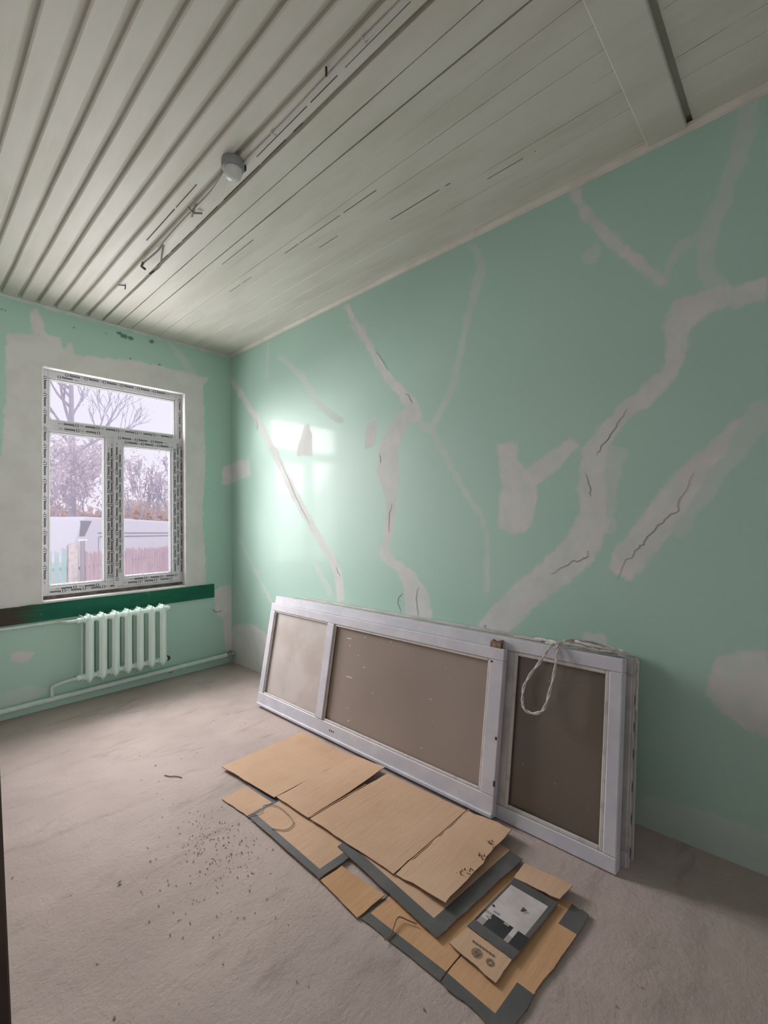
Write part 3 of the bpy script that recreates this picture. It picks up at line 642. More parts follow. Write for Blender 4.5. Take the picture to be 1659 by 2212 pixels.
# B: large outer frame, rests on the floor
fB = empty('window_frame', LP(-2.4, 0, 0))
tag(fB, 'long old white window frame with dark dusty pane at its right end, leaning', 'window frame')
BY0, BY1, BT = -1.145, -3.703, 0.0
oB0, oB1 = -0.055, 0.0
lmember('bottom_rail', BY0, BY1, 0.0, 0.060, oB0, oB1, M_FRAME, fB)
lmember('top_rail', BY0, BY1, 0.768, 0.826, oB0, oB1, M_FRAME, fB)
lmember('end_stile', BY0, BY0 - 0.055, 0.060, 0.768, oB0, oB1, M_FRAME, fB)
lmember('end_stile', BY1 + 0.052, BY1, 0.060, 0.768, oB0, oB1, M_FRAME, fB)
lmember('mullion', -3.135, -3.213, 0.060, 0.768, oB0, oB1 - 0.004, M_FRAMEB, fB)
lbeads(-3.213, BY1 + 0.052, 0.060, 0.768, -0.004, fB, w=0.017)
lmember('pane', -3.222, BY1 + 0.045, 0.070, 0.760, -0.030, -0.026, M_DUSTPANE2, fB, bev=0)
# A: casement sash set on the front of B
fA = empty('window_sash', LP(-2.2, 0.03, 0.02))
tag(fA, 'old lilac grey sash with small white panel and large brown pane, front of stack', 'window sash')
AY0, AY1, oA0, oA1 = -1.160, -3.180, 0.001, 0.038
lmember('bottom_rail', AY0, AY1, 0.020, 0.100, oA0, oA1, M_FRAME, fA)
lmember('top_rail', AY0, AY1, 0.715, 0.772, oA0, oA1, M_FRAME, fA)
lmember('end_stile', AY0, AY0 - 0.060, 0.100, 0.715, oA0, oA1, M_FRAME, fA)
lmember('end_stile', AY1 + 0.075, AY1, 0.100, 0.715, oA0, oA1, M_FRAME, fA)
lmember('mullion', -1.853, -1.925, 0.100, 0.715, oA0, oA1 + 0.004, M_FRAME, fA)
lmember('drip_strip', AY0 - 0.01, AY1, 0.006, 0.026, oA0 - 0.001, oA1 + 0.010, M_FRAME, fA)
lbeads(-1.220, -1.853, 0.100, 0.715, oA1 - 0.004, fA, w=0.010)
lbeads(-1.925, AY1 + 0.075, 0.100, 0.715, oA1 - 0.004, fA, w=0.013)
tag(lmember('panel', -1.226, -1.847, 0.106, 0.709, oA0 + 0.010, oA0 + 0.016, M_PANEL, fA, bev=0), 'pale pinkish white panel')
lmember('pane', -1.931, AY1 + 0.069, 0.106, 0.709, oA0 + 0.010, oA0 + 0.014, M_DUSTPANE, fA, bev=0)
M_FLECK = simple('white_paint_fleck', (0.62, 0.60, 0.57, 1), 0.7)
for (y, s, w, h) in [(-2.04, 0.640, 0.040, 0.006), (-2.07, 0.598, 0.010, 0.005), (-2.08, 0.405, 0.050, 0.005), (-2.2, 0.672, 0.008, 0.006), (-2.42, 0.68, 0.010, 0.004), (-2.22, 0.49, 0.008, 0.006), (-2.16, 0.55, 0.006, 0.006), (-2.12, 0.22, 0.008, 0.005), (-2.14, 0.15, 0.010, 0.006), (-2.75, 0.43, 0.008, 0.004), (-2.72, 0.17, 0.010, 0.004), (-2.32, 0.36, 0.006, 0.004)]:
    lbox(MB(), y, y - w, s, s + h, oA0 + 0.0138, oA0 + 0.0150).build('paint_fleck', M_FLECK, fA)
for k in range(3): lbox(MB(), -2.005 - k*0.018, -2.013 - k*0.018, 0.055, 0.064, oA1 - 0.001, oA1 + 0.0012).build('screw_hole', M_IRON, fA)
for (y, s0, s1) in [(-3.165, 0.35, 0.365), (-3.172, 0.145, 0.17), (-3.11, 0.70, 0.71)]: lbox(MB(), y, y - 0.010, s0, s1, oA1 - 0.001, oA1 + 0.0012).build('nail_mark', M_IRON, fA)
mb = MB(); lbox(mb, -3.095, -3.150, 0.772, 0.800, -0.045, 0.028)
for k in range(9):
    y = -3.09 - k*0.007; lbox(mb, y, y - 0.006, 0.795, 0.800 + rnd.uniform(0.002, 0.016), -0.04, 0.02 + rnd.uniform(-.01, .008))
mb.build('splintered_block', M_WOODRAW, fA)
# C: plastic profile frame with tape print, behind B
fC = empty('window_frame', LP(-2.4, 0, -0.10))
tag(fC, 'white plastic frame with black tape print on its edge, second layer behind the dark pane', 'window frame')
oC0, oC1 = -0.150, -0.074
CY0, CY1 = -1.20, -3.721
lmember('bottom_rail', CY0, CY1, 0.0, 0.07, oC0, oC1, M_FRAMEB, fC)
ctop = lmember('top_rail', CY0, CY1, 0.760, 0.828, oC0, oC1, M_FRAMEB, fC)
lmember('end_stile', CY0, CY0 - 0.06, 0.07, 0.760, oC0, oC1, M_FRAMEB, fC)
cend = lmember('end_stile', CY1 + 0.06, CY1, 0.07, 0.760, oC0, oC1, M_FRAMEB, fC)
lmember('mullion', -2.55, -2.62, 0.07, 0.760, oC0, oC1, M_FRAMEB, fC)
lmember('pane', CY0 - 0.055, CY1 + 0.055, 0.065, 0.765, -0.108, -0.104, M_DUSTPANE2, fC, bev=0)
mb = MB(); s = 0.05; V = LN; U = Vector((0, -1, 0)); P0 = LP(CY0, 0.8288, -0.122)
while s < 2.35:
    if not (0.25 < s < 0.38): mb.add([P0 + U*(s + a*1.15) + V*(b*1.15) for a, b, _ in TXT[0]], TXT[1])
    s += rnd.choice([0.125, 0.125, 0.15])
mb.build('tape_print', M_PRINT, ctop)
mb = MB(); s = 0.05; P0 = LP(CY1 - 0.0012, 0.76, -0.112)
while s < 0.70:
    L = rnd.uniform(0.055, 0.095)
    p = [P0 - LU*s + LN*0.022, P0 - LU*(s+0.034) + LN*0.026, P0 - LU*(s+L) - LN*0.012, P0 - LU*(s+L-0.036) - LN*0.018]
    mb.add(p, [(0,1,2,3)]); s += L + rnd.uniform(0.02, 0.05)
mb.build('tape_print', M_PRINT, cend)  # flat dark quads standing for slot holes in the profile end
for a, b in ((oC1 - 0.005, oC1 - 0.012), (oC0 + 0.012, oC0 + 0.004)):
    lmember('edge_ridge', CY1 + 0.001, CY1 - 0.008, 0.012, 0.822, a, b, M_FRAMEB, fC, bev=0.002)
# D: last frame, leans a little more so that its top touches the wall
DU = Vector((0.195, 0, 0.775)).normalized(); DN = Vector((-DU.z, 0, DU.x)); DB = Vector((-0.203, 0, 0.010))
def DP(y, s, o=0.0): return DB + Vector((0, y, 0)) + DU*s + DN*o
fD = empty('window_frame', DP(-2.4, 0, 0))
tag(fD, 'old white frame at the very back of the stack, touching the green wall', 'window frame')
DY0, DY1 = -1.24, -3.66
lmember('bottom_rail', DY0, DY1, 0.0, 0.07, -0.005, 0.040, M_FRAMEB, fD, DP)
lmember('top_rail', DY0, DY1, 0.725, 0.795, -0.005, 0.040, M_FRAMEB, fD, DP)
lmember('end_stile', DY0, DY0 - 0.06, 0.07, 0.725, -0.005, 0.040, M_FRAMEB, fD, DP)
lmember('end_stile', DY1 + 0.06, DY1, 0.07, 0.725, -0.005, 0.040, M_FRAMEB, fD, DP)
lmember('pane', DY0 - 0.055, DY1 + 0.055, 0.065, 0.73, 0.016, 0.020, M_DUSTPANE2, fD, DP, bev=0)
# small offcut lying on top of the stack
mb = MB(); lbox(mb, -3.16, -3.31, 0.829, 0.838, -0.118, -0.085)
tag(mb.build('wood_offcut', M_BEAD, bevel=0.002), 'small pale wooden strip lying on top of the stacked frames', 'wood strip')

# cord: hangs in a loop in front of the dark pane, the rest lies along the top edge
cd = empty('cord', LP(-3.4, 0.83, 0))
tag(cd, 'white twisted cord hanging in a loop over the dark pane', 'cord')
loop = [(-3.35, 0.834, -0.050), (-3.40, 0.842, -0.020), (-3.425, 0.838, 0.008), (-3.432, 0.80, 0.022), (-3.428, 0.72, 0.030), (-3.412, 0.62, 0.036), (-3.395, 0.555, 0.04), (-3.365, 0.525, 0.042), (-3.320, 0.520, 0.042), (-3.293, 0.545, 0.040), (-3.290, 0.62, 0.036), (-3.320, 0.69, 0.030), (-3.36, 0.755, 0.024), (-3.385, 0.805, 0.018), (-3.41, 0.840, 0.002), (-3.46, 0.848, -0.020), (-3.53, 0.846, -0.045), (-3.60, 0.842, -0.060), (-3.66, 0.838, -0.070)]
def strands(mb, pts, r_=0.0042, tw=0.0036, k=8):
    P = smooth_path([LP(*q) for q in pts], k)
    for ph in (0, math.pi):
        Q = []
        for i, q in enumerate(P):
            t = (P[min(i+1, len(P)-1)] - P[max(i-1, 0)]).normalized(); u = t.cross(Vector((0.3, 0.2, 0.93))).normalized(); w = t.cross(u)
            a = i*0.42 + ph; Q.append(q + (u*math.cos(a) + w*math.sin(a))*tw)
        mb.tube(Q, r_, 6)
mb = MB(); strands(mb, loop); mb.build('hanging_loop', M_ROPE, cd, smooth=True)
mb = MB()
strands(mb, [(-3.28, 0.842, -0.07), (-3.36, 0.846, -0.040), (-3.43, 0.844, -0.012), (-3.50, 0.846, -0.018), (-3.56, 0.842, -0.03), (-3.62, 0.840, -0.035)])
strands(mb, [(-3.44, 0.858, -0.03), (-3.50, 0.868, -0.075), (-3.58, 0.864, -0.10), (-3.655, 0.852, -0.10), (-3.69, 0.846, -0.07), (-3.65, 0.852, -0.04), (-3.57, 0.858, -0.03), (-3.49, 0.862, -0.05), (-3.44, 0.850, -0.085), (-3.50, 0.846, -0.11), (-3.58, 0.844, -0.115)])
strands(mb, [(-3.52, 0.846, -0.06), (-3.58, 0.850, -0.05), (-3.64, 0.848, -0.062), (-3.68, 0.844, -0.085), (-3.64, 0.843, -0.11)], 0.0036, 0.003)
strands(mb, [(-3.60, 0.844, -0.02), (-3.66, 0.846, -0.03), (-3.705, 0.844, -0.05), (-3.730, 0.838, -0.080), (-3.737, 0.80, -0.085), (-3.737, 0.74, -0.087), (-3.736, 0.62, -0.088)], 0.003, 0.002)
mb.build('coiled_end', M_ROPE, cd, smooth=True)

# ================================================================ flattened cardboard
def panel(name, c, us, vs, par, z0, th=0.004, mats=None, mi=lambda u, v: 0, wave=0.003, seed=0, zf=None, jit=0.002):
    """grid panel between four floor corners (far-left, far-right, near-right, near-left) with real thickness"""
    r_ = random.Random(seed); nu, nv = len(us), len(vs); top = []
    for j, v in enumerate(vs):
        for i, u in enumerate(us):
            x = (c[0][0]*(1-u) + c[1][0]*u)*(1-v) + (c[3][0]*(1-u) + c[2][0]*u)*v
            y = (c[0][1]*(1-u) + c[1][1]*u)*(1-v) + (c[3][1]*(1-u) + c[2][1]*u)*v
            if i in (0, nu-1): x += r_.uniform(-jit, jit)
            if j in (0, nv-1): y += r_.uniform(-jit, jit)
            z = z0 + th + wave*(0.5 + 0.5*mnoise.noise(Vector((x*5, y*5, seed*3.1))))
            if zf: z += zf(u, v)
            top.append((x, y, z))
    n = len(top); mb = MB(); mb.v = top + [(x, y, z - th) for x, y, z in top]
    for j in range(nv-1):
        for i in range(nu-1):
            a, b, d, e_ = j*nu+i, j*nu+i+1, (j+1)*nu+i+1, (j+1)*nu+i
            m = mi((us[i]+us[i+1])/2, (vs[j]+vs[j+1])/2)
            mb.f.append((a, b, d, e_)); mb.m.append(m)
            mb.f.append((n+a, n+e_, n+d, n+b)); mb.m.append(0)
    ring = [i for i in range(nu)] + [j*nu+nu-1 for j in range(1, nv)] + [(nv-1)*nu+i for i in range(nu-2, -1, -1)] + [j*nu for j in range(nv-2, 0, -1)]
    for k in range(len(ring)):
        a, b = ring[k], ring[(k+1) % len(ring)]
        mb.f.append((a, n+a, n+b, b)); mb.m.append(len(mats)-1)
    return mb.build(name, mats, par, smooth=False)
def lin(n, *extra): return sorted(set([i/n for i in range(n+1)] + list(extra)))

# lowest sheet
k4 = empty('cardboard_sheet', (-0.95, -3.35, 0))
tag(k4, 'lowest flattened cardboard sheet with dark border, nearest the camera', 'cardboard')
C4 = [M_CARD2, M_CARDDARK, M_CARDEDGE]
def k4m(u, v):
    if u < 0.065: return 1
    if v > 0.90 and (u < 0.31 or u > 0.80): return 1
    if v < 0.03: return 1
    return 0
panel('panel', [(-1.205,-3.10), (-0.640,-3.10), (-0.640,-3.435), (-1.198,-3.435)], lin(10, .065), lin(8, .03), k4, 0.001, mats=C4, mi=lambda u, v: 1 if (u < .065 or v < .05) else 0, seed=4, wave=0.002)
panel('panel', [(-1.198,-3.442), (-0.650,-3.442), (-0.655,-3.690), (-1.205,-3.660)], lin(10, .065, .29, .31, .80), lin(8, .90), k4, 0.001, mats=C4, mi=lambda u, v: 1 if (u < .065 or (v > .80 and (u < .29 or u > .78))) else 0, seed=5, wave=0.004, zf=lambda u, v: 0.010*max(0, v-0.6)*u, jit=0.005)
panel('flap', [(-1.197,-2.862), (-1.096,-2.874), (-1.086,-3.10), (-1.217,-3.092)], lin(4), lin(6), k4, 0.004, mats=C4, seed=6, zf=lambda u, v: 0.006*u)
# left sheet with grey border
k2 = empty('cardboard_sheet', (-1.0, -2.45, 0))
tag(k2, 'flattened cardboard with grey border sticking out left under the big sheet', 'cardboard')
C2 = [M_CARD, M_CARDDARK, M_CARDEDGE]
panel('panel', [(-1.194,-2.075), (-0.62,-2.060), (-0.62,-2.300), (-1.180,-2.312)], lin(8), lin(5, .92), k2, 0.002, mats=C2, seed=7, wave=0.003, mi=lambda u, v: 1 if (v > .92 or u > .26) else 0)
panel('panel', [(-1.180,-2.317), (-0.62,-2.317), (-0.62,-2.875), (-1.197,-2.855)], lin(10, .055, .2), lin(10, .93), k2, 0.007, mats=C2, mi=lambda u, v: 1 if (u < .055 or v > .93) else 0, seed=8, wave=0.004)
# middle sheet with dark border and the printed box face
k5 = empty('cardboard_sheet', (-0.85, -3.2, 0))
tag(k5, 'cardboard box flattened with black printed face and white rectangle', 'cardboard')
C5 = [M_CARD, M_CARDDARK, M_CARDEDGE]
panel('panel', [(-1.035,-2.78), (-0.50,-2.78), (-0.575,-3.400), (-1.098,-3.352)], lin(10, .09), lin(12, .90), k5, 0.013, mats=C5, mi=lambda u, v: 1 if (u < .09 or v > .90) else 0, seed=9, wave=0.003)
panel('flap', [(-1.085,-3.392), (-0.995,-3.405), (-0.998,-3.572), (-1.100,-3.570)], lin(4), lin(5), k5, 0.012, mats=C5, seed=10, wave=0.002)
panel('flap', [(-0.690,-3.420), (-0.592,-3.415), (-0.590,-3.606), (-0.688,-3.598)], lin(4), lin(6), k5, 0.013, mats=C5, seed=11, wave=0.003, zf=lambda u, v: 0.012*v)
face_m = [M_CARDDARK, M_CARDBLACK, M_CARDWHITE, M_CARDGREY, M_CARDEDGE]
FU = sorted(set([0, .06, .13, .22, .30, .34, .40, .45, .52, .60, .66, .74, .82, .87, .94, 1]))
FV = sorted(set([0, .05, .12, .20, .30, .38, .44, .55, .66, .76, .84, .90, 1]))
def facem(u, v):      # u: from brown flap side to far side, v: towards the camera
    if 0.34 < u < 0.87 and 0.05 < v < 0.90:
        return 2
    if 0.30 < u < 0.34 and (0.05 < v < 0.20 or 0.66 < v < 0.76): return 3 if v < .2 else 2
    if 0.22 < u < 0.30 and (0.05 < v < 0.20 or 0.66 < v < 0.76): return 2
    if 0.13 < u < 0.22 and (0.05 < v < 0.20 or 0.66 < v < 0.76): return 3
    if 0.13 < u < 0.34: return 1
    return 0
panel('printed_face', [(-0.993,-3.403), (-0.692,-3.424), (-0.692,-3.594), (-1.000,-3.576)], FU, FV, k5, 0.015, mats=face_m, mi=facem, seed=12, wave=0.002, jit=0.001)
def zring(mb, cx, cy, r0, r1, z, n=24):
    vs = []
    for k in range(n):
        a = 2*math.pi*k/n
        vs += [(cx + r0*math.cos(a), cy + r0*math.sin(a), z), (cx + r1*math.cos(a), cy + r1*math.sin(a), z)]
    mb.add(vs, [(2*k, 2*k+1, (2*k+3) % (2*n), (2*k+2) % (2*n)) for k in range(n)])
mb = MB(); zring(mb, -1.056, -3.478, 0.013, 0.0165, 0.0195); zring(mb, -1.056, -3.478, 0.003, 0.010, 0.0195)
for k in range(7): mb.box(-1.028 - 0.0035, -1.028 + 0.0035, -3.445 - k*0.012, -3.452 - k*0.012, 0.0188, 0.0194)
zring(mb, -1.055, -3.525, 0.006, 0.012, 0.0195)
mb.build('stamp_print', M_STAMP, k5)
for (x, y, a) in [(-0.915, -3.44, 0.3), (-0.90, -3.50, 0.1), (-0.88, -3.45, -0.2)]:
    MB().box(x - .004, x + .004, y - .010, y + .010, 0.0205, 0.0212).build('small_mark', M_CARDGREY, k5)
mb = MB().box(-0.865, -0.857, -3.432, -3.424, 0.0208, 0.0213); mb.build('small_mark', M_CARDBLACK, k5)
mb = MB()
mb.add([(-0.815,-3.520,0.0205), (-0.800,-3.528,0.0205), (-0.805,-3.515,0.030), (-0.822,-3.512,0.024)], [(0,1,2),(0,2,3),(0,3,1),(1,3,2)])
mb.build('torn_spot', M_CARDEDGE, k5)

# top sheet of four panels
k1 = empty('cardboard_sheet', (-0.75, -2.55, 0))
tag(k1, 'large plain brown cardboard sheet of four panels lying on top', 'cardboard')
C1 = [M_CARD, M_CARDEDGE]
panel('panel', [(-1.055,-1.812), (-0.484,-1.803), (-0.482,-2.286), (-1.022,-2.280)], lin(10), lin(9), k1, 0.014, mats=C1, seed=1, wave=0.004)
panel('panel', [(-1.018,-2.294), (-0.480,-2.292), (-0.472,-2.535), (-1.010,-2.545)], lin(10), lin(6), k1, 0.020, mats=C1, seed=2, wave=0.004, zf=lambda u, v: 0.016*u*u*v)
panel('panel', [(-1.008,-2.556), (-0.490,-2.570), (-0.476,-3.066), (-0.998,-3.066)], lin(12), lin(12), k1, 0.019, mats=C1, seed=3, wave=0.007)
panel('panel', [(-0.990,-3.078), (-0.474,-3.072), (-0.466,-3.300), (-0.992,-3.308)], lin(14), lin(6), k1, 0.021, mats=C1, seed=13, wave=0.006, jit=0.007, zf=lambda u, v: 0.012*v)
for (a, b) in (((-1.0, -2.548), (-0.64, -2.556)), ((-0.96, -3.073), (-0.46, -3.071))):   # creased fold ridges
    mb = MB(); mb.tube([(a[0]+(b[0]-a[0])*t/10, a[1]+(b[1]-a[1])*t/10 + rnd.uniform(-.001, .001), 0.0245) for t in range(11)], 0.003, 6)
    mb.build('fold_ridge', M_CARD, k1)
for (x, y, s_) in [(-0.60, -3.270, 0.020), (-0.70, -3.283, 0.012), (-0.80, -3.285, 0.018), (-0.83, -3.270, 0.010)]:
    mb = MB()
    for q in range(7):
        a = rnd.uniform(0, 6.28); x2, y2 = x + rnd.uniform(-s_, s_), y + rnd.uniform(-s_, s_)
        dx, dy = math.cos(a)*s_*0.6, math.sin(a)*s_*0.6; zz = 0.038
        mb.add([(x2, y2, zz), (x2+dx, y2+dy, zz), (x2+dx*0.6-dy*0.4, y2+dy*0.6+dx*0.4, zz + rnd.uniform(0.004, 0.014)), (x2+dx*.3, y2+dy*.3, zz-.004)], [(0,1,2),(0,1,3),(1,2,3),(0,2,3)])
    mb.build('torn_tuft', M_CARDEDGE, k1)

# twine on the lowest sheet, twig, crumbs
mb = MB().tube(smooth_path([(-1.215,-3.222,0.010), (-1.18,-3.222,0.011), (-1.135,-3.205,0.018), (-1.118,-3.210,0.017), (-1.108,-3.235,0.014), (-1.098,-3.265,0.013)], 6), 0.0022, 6)
tag(mb.build('twine', M_TWINE, smooth=True), 'bit of brown twine lying on the lowest cardboard sheet', 'twine')
mb = MB().tube(smooth_path([(-1.188,-2.305,0.016), (-1.13,-2.330,0.019), (-1.09,-2.30,0.019), (-1.05,-2.36,0.019), (-1.065,-2.50,0.019), (-1.12,-2.53,0.018), (-1.16,-2.47,0.017)], 6), 0.0016, 5)
tag(mb.build('thin_wire', M_WIREGREY, smooth=True), 'thin grey wire curled on the grey bordered cardboard', 'wire')
mb = MB().tube(smooth_path([(-1.300,-1.625,0.003), (-1.285,-1.66,0.004), (-1.262,-1.685,0.004), (-1.245,-1.72,0.003)], 5), 0.0022, 5)
tag(mb.build('twig', M_TWIG, smooth=True), 'thin dark twig lying on the bare floor', 'twig')
def crumb(mb, x, y, r_, mi=0):
    vs = []
    for (a, b, c) in ((1,0,0),(-1,0,0),(0,1,0),(0,-1,0),(0,0,1),(0,0,-.6)):
        s_ = r_*rnd.uniform(0.55, 1.15); vs.append((x + a*s_, y + b*s_, max(0.0, r_*0.5 + c*s_*0.7)))
    mb.add(vs, [(0,2,4),(2,1,4),(1,3,4),(3,0,4),(2,0,5),(1,2,5),(3,1,5),(0,3,5)], mi)
mb = MB(); crumb(mb, -1.729, -2.28, 0.012); 
tag(mb.build('plaster_crumb', M_CRUMB), 'largest plaster crumb alone on the floor left of the cardboard', 'crumb')
mb = MB(); crr = rnd
for k in range(420):
    if k < 230: x, y = rnd.gauss(-1.37, 0.09), rnd.gauss(-2.36, 0.17)
    elif k < 290: x, y = rnd.gauss(-1.55, 0.12), rnd.gauss(-2.62, 0.2)
    else: x, y = rnd.uniform(-2.3, -0.5), rnd.uniform(-4.0, -0.4)
    if x > -1.215 and -3.8 < y < -1.78: continue
    if x > -0.45: continue
    crumb(mb, x, y, rnd.uniform(0.0018, 0.0050) if k < 290 else rnd.uniform(0.0015, 0.0055))
tag(mb.build('floor_crumbs', M_CRUMB), 'fine plaster crumbs scattered over the screed', 'crumbs', kind='stuff')

# ================================================================ ceiling fittings
lamp = empty('ceiling_lamp', (-1.262, -2.345, H))
tag(lamp, 'round grey lamp holder with white dome on the ceiling', 'lamp')
MB().lathe([(0.050, 0.0), (0.052, -0.004), (0.052, -0.030), (0.048, -0.040), (0.040, -0.042)], (-1.262, -2.345, H), 2, 28).build('holder', M_LAMPGREY, lamp, smooth=True)
MB().lathe([(0.041, -0.040), (0.042, -0.046), (0.040, -0.062), (0.034, -0.076), (0.022, -0.086), (0.002, -0.089)], (-1.262, -2.345, H), 2, 28).build('dome', M_LAMPWHITE, lamp, smooth=True)
MB().box(-1.222, -1.206, -2.372, -2.352, H - 0.028, H - 0.002).build('cable_inlet', M_BLACK, lamp, bevel=0.002)
cb = empty('ceiling_cable', (-1.23, -2.8, H))
tag(cb, 'white painted cable running along the ceiling from the lamp towards the camera', 'cable')
MB().tube(smooth_path([(-1.225, -2.365, H - 0.008), (-1.222, -2.7, H - 0.006), (-1.226, -3.1, H - 0.007), (-1.222, -3.5, H - 0.006), (-1.222, -3.775, H - 0.006)], 6), 0.0065, 8).build('cable', M_CABLE, cb, smooth=True)
for y in (-2.62, -3.18, -3.6):
    MB().box(-1.236, -1.210, y - 0.004, y + 0.004, H - 0.014, H + 0.0015).build('clip', M_CABLE, cb, bevel=0.001)
cb2 = empty('ceiling_cable', (-1.24, -1.8, H))
tag(cb2, 'white painted cable between the lamp and the loose wire ends', 'cable')
MB().tube(smooth_path([(-1.262, -2.29, H - 0.008), (-1.240, -2.1, H - 0.006), (-1.240, -1.9, H - 0.007), (-1.240, -1.7, H - 0.007), (-1.236, -1.48, H - 0.012)], 6), 0.006, 8).build('cable', M_CABLE, cb2, smooth=True)
mb = MB().tube([(-1.275, -1.90, H - 0.010), (-1.24, -1.885, H - 0.018), (-1.200, -1.905, H - 0.010)], 0.005, 6)
mb.tube([(-1.252, -1.94, H - 0.004), (-1.236, -1.86, H - 0.022), (-1.228, -1.84, H - 0.012)], 0.004, 6)
mb.build('tie_strap', M_WIREGREY, cb2)
wr_ = empty('loose_wires', (-1.23, -1.3, H))
tag(wr_, 'loose wire ends with dark taped tips hanging from the ceiling', 'wire')
MB().tube(smooth_path([(-1.236, -1.48, H - 0.012), (-1.238, -1.40, H - 0.020), (-1.245, -1.30, H - 0.024), (-1.250, -1.22, H - 0.024), (-1.254, -1.185, H - 0.030)], 5), 0.0055, 7).build('wire', M_WIREGREY, wr_, smooth=True)
MB().tube(smooth_path([(-1.236, -1.48, H - 0.010), (-1.215, -1.40, H - 0.030), (-1.185, -1.30, H - 0.045), (-1.178, -1.24, H - 0.045), (-1.190, -1.18, H - 0.052)], 5), 0.0055, 7).build('wire', M_WIREGREY, wr_, smooth=True)
MB().tube([(-1.256, -1.205, H - 0.027), (-1.252, -1.165, H - 0.034), (-1.225, -1.150, H - 0.036)], 0.008, 7).build('taped_tip', M_IRON, wr_)
MB().tube([(-1.186, -1.20, H - 0.050), (-1.198, -1.155, H - 0.058)], 0.006, 7).build('taped_tip', M_IRON, wr_)
mb = MB().tube([(-1.248, -3.005, H + 0.002), (-1.248, -3.005, H - 0.016), (-1.251, -3.008, H - 0.034)], 0.0045, 7)
tag(mb.build('ceiling_nail', M_IRON), 'dark bent nail sticking out of the ceiling beside the long cable', 'nail')
mb = MB().tube([(-1.222, -0.77, H + 0.002), (-1.222, -0.77, H - 0.022), (-1.225, -0.772, H - 0.034)], 0.0035, 7); mb.tube([(-1.222, -0.77, H - 0.006), (-1.26, -0.745, H - 0.006)], 0.003, 6)
tag(mb.build('ceiling_hook', M_IRON), 'small dark hook in the ceiling near the window wall', 'hook')
# bent bits of wire and a scrawled ring on the window wall
mb = MB().tube(smooth_path([(-0.205, -0.004, 0.56), (-0.185, -0.006, 0.535), (-0.155, -0.005, 0.525), (-0.115, -0.004, 0.530)], 5), 0.003, 6)
tag(mb.build('wall_wire', M_WIREGREY, smooth=True), 'short bent wire on the green wall right of the radiator', 'wire')

# ================================================================ outside
GZ = -0.75
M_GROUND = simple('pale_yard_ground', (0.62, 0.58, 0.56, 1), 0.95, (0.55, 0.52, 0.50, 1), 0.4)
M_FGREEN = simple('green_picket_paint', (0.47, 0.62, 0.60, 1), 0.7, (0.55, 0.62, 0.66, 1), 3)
M_FRED = simple('hazy_maroon_picket_paint', (0.74, 0.56, 0.60, 1), 0.8, (0.66, 0.50, 0.56, 1), 3)  # maroon lightened, outdoor haze put into the paint colour
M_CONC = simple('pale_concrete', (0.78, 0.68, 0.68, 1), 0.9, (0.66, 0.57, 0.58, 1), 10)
M_GALV = simple('galvanised_pipe', (0.45, 0.40, 0.45, 1), 0.6)
M_CLAMP = simple('white_clamp', (0.88, 0.86, 0.9, 1), 0.6)
M_VAN = simple('white_van_paint', (0.90, 0.88, 0.93, 1), 0.45, spec=0.25)
M_VAN2 = simple('warm_white_van_paint', (0.90, 0.84, 0.87, 1), 0.5, spec=0.25)
M_VANROOF = simple('van_roof_paint', (0.93, 0.92, 0.95, 1), 0.6, spec=0.2)
M_VANLINE = simple('van_panel_seam', (0.42, 0.40, 0.46, 1), 0.6)
M_VANGLASS = simple('van_window_glass', (0.42, 0.41, 0.46, 1), 0.3, spec=0.3)
M_TYRE = simple('tyre_rubber', (0.02, 0.02, 0.022, 1), 0.8)
M_BARK = simple('hazy_lilac_bark', (0.68, 0.65, 0.73, 1), 0.9, (0.60, 0.57, 0.64, 1), 4)  # bark paled towards lilac, haze painted into its colour
def leaf_material(name, a, b_):
    t = NT(name); v = t.coords(); c = t.mix(t.rng(t.noise(1.3, 3, 0.6, v), 0.35, 0.65), a, b_)
    t.base(c); t.rough(0.8); t.p.inputs['Specular IOR Level'].default_value = 0.05
    tl = t.N('ShaderNodeBsdfTranslucent'); t.L(c, tl.inputs['Color'])
    ms = t.N('ShaderNodeMixShader'); ms.inputs[0].default_value = 0.5
    t.L(t.p.outputs[0], ms.inputs[1]); t.L(tl.outputs[0], ms.inputs[2]); t.L(ms.outputs[0], t.n['Material Output'].inputs['Surface'])
    return t.mat
M_LEAFP = leaf_material('hazy_pinkish_leaves', (0.93, 0.86, 0.86, 1), (0.90, 0.83, 0.87, 1))  # both leaf colours are paled to carry the foggy haze
M_LEAFO = leaf_material('hazy_orange_leaves', (0.95, 0.85, 0.76, 1), (0.92, 0.83, 0.81, 1))
mb = MB().box(-60, 90, 0.41, 120, GZ - 0.3, GZ)
tag(mb.build('ground', M_GROUND), 'pale yard ground outside the window', 'ground', kind='structure')

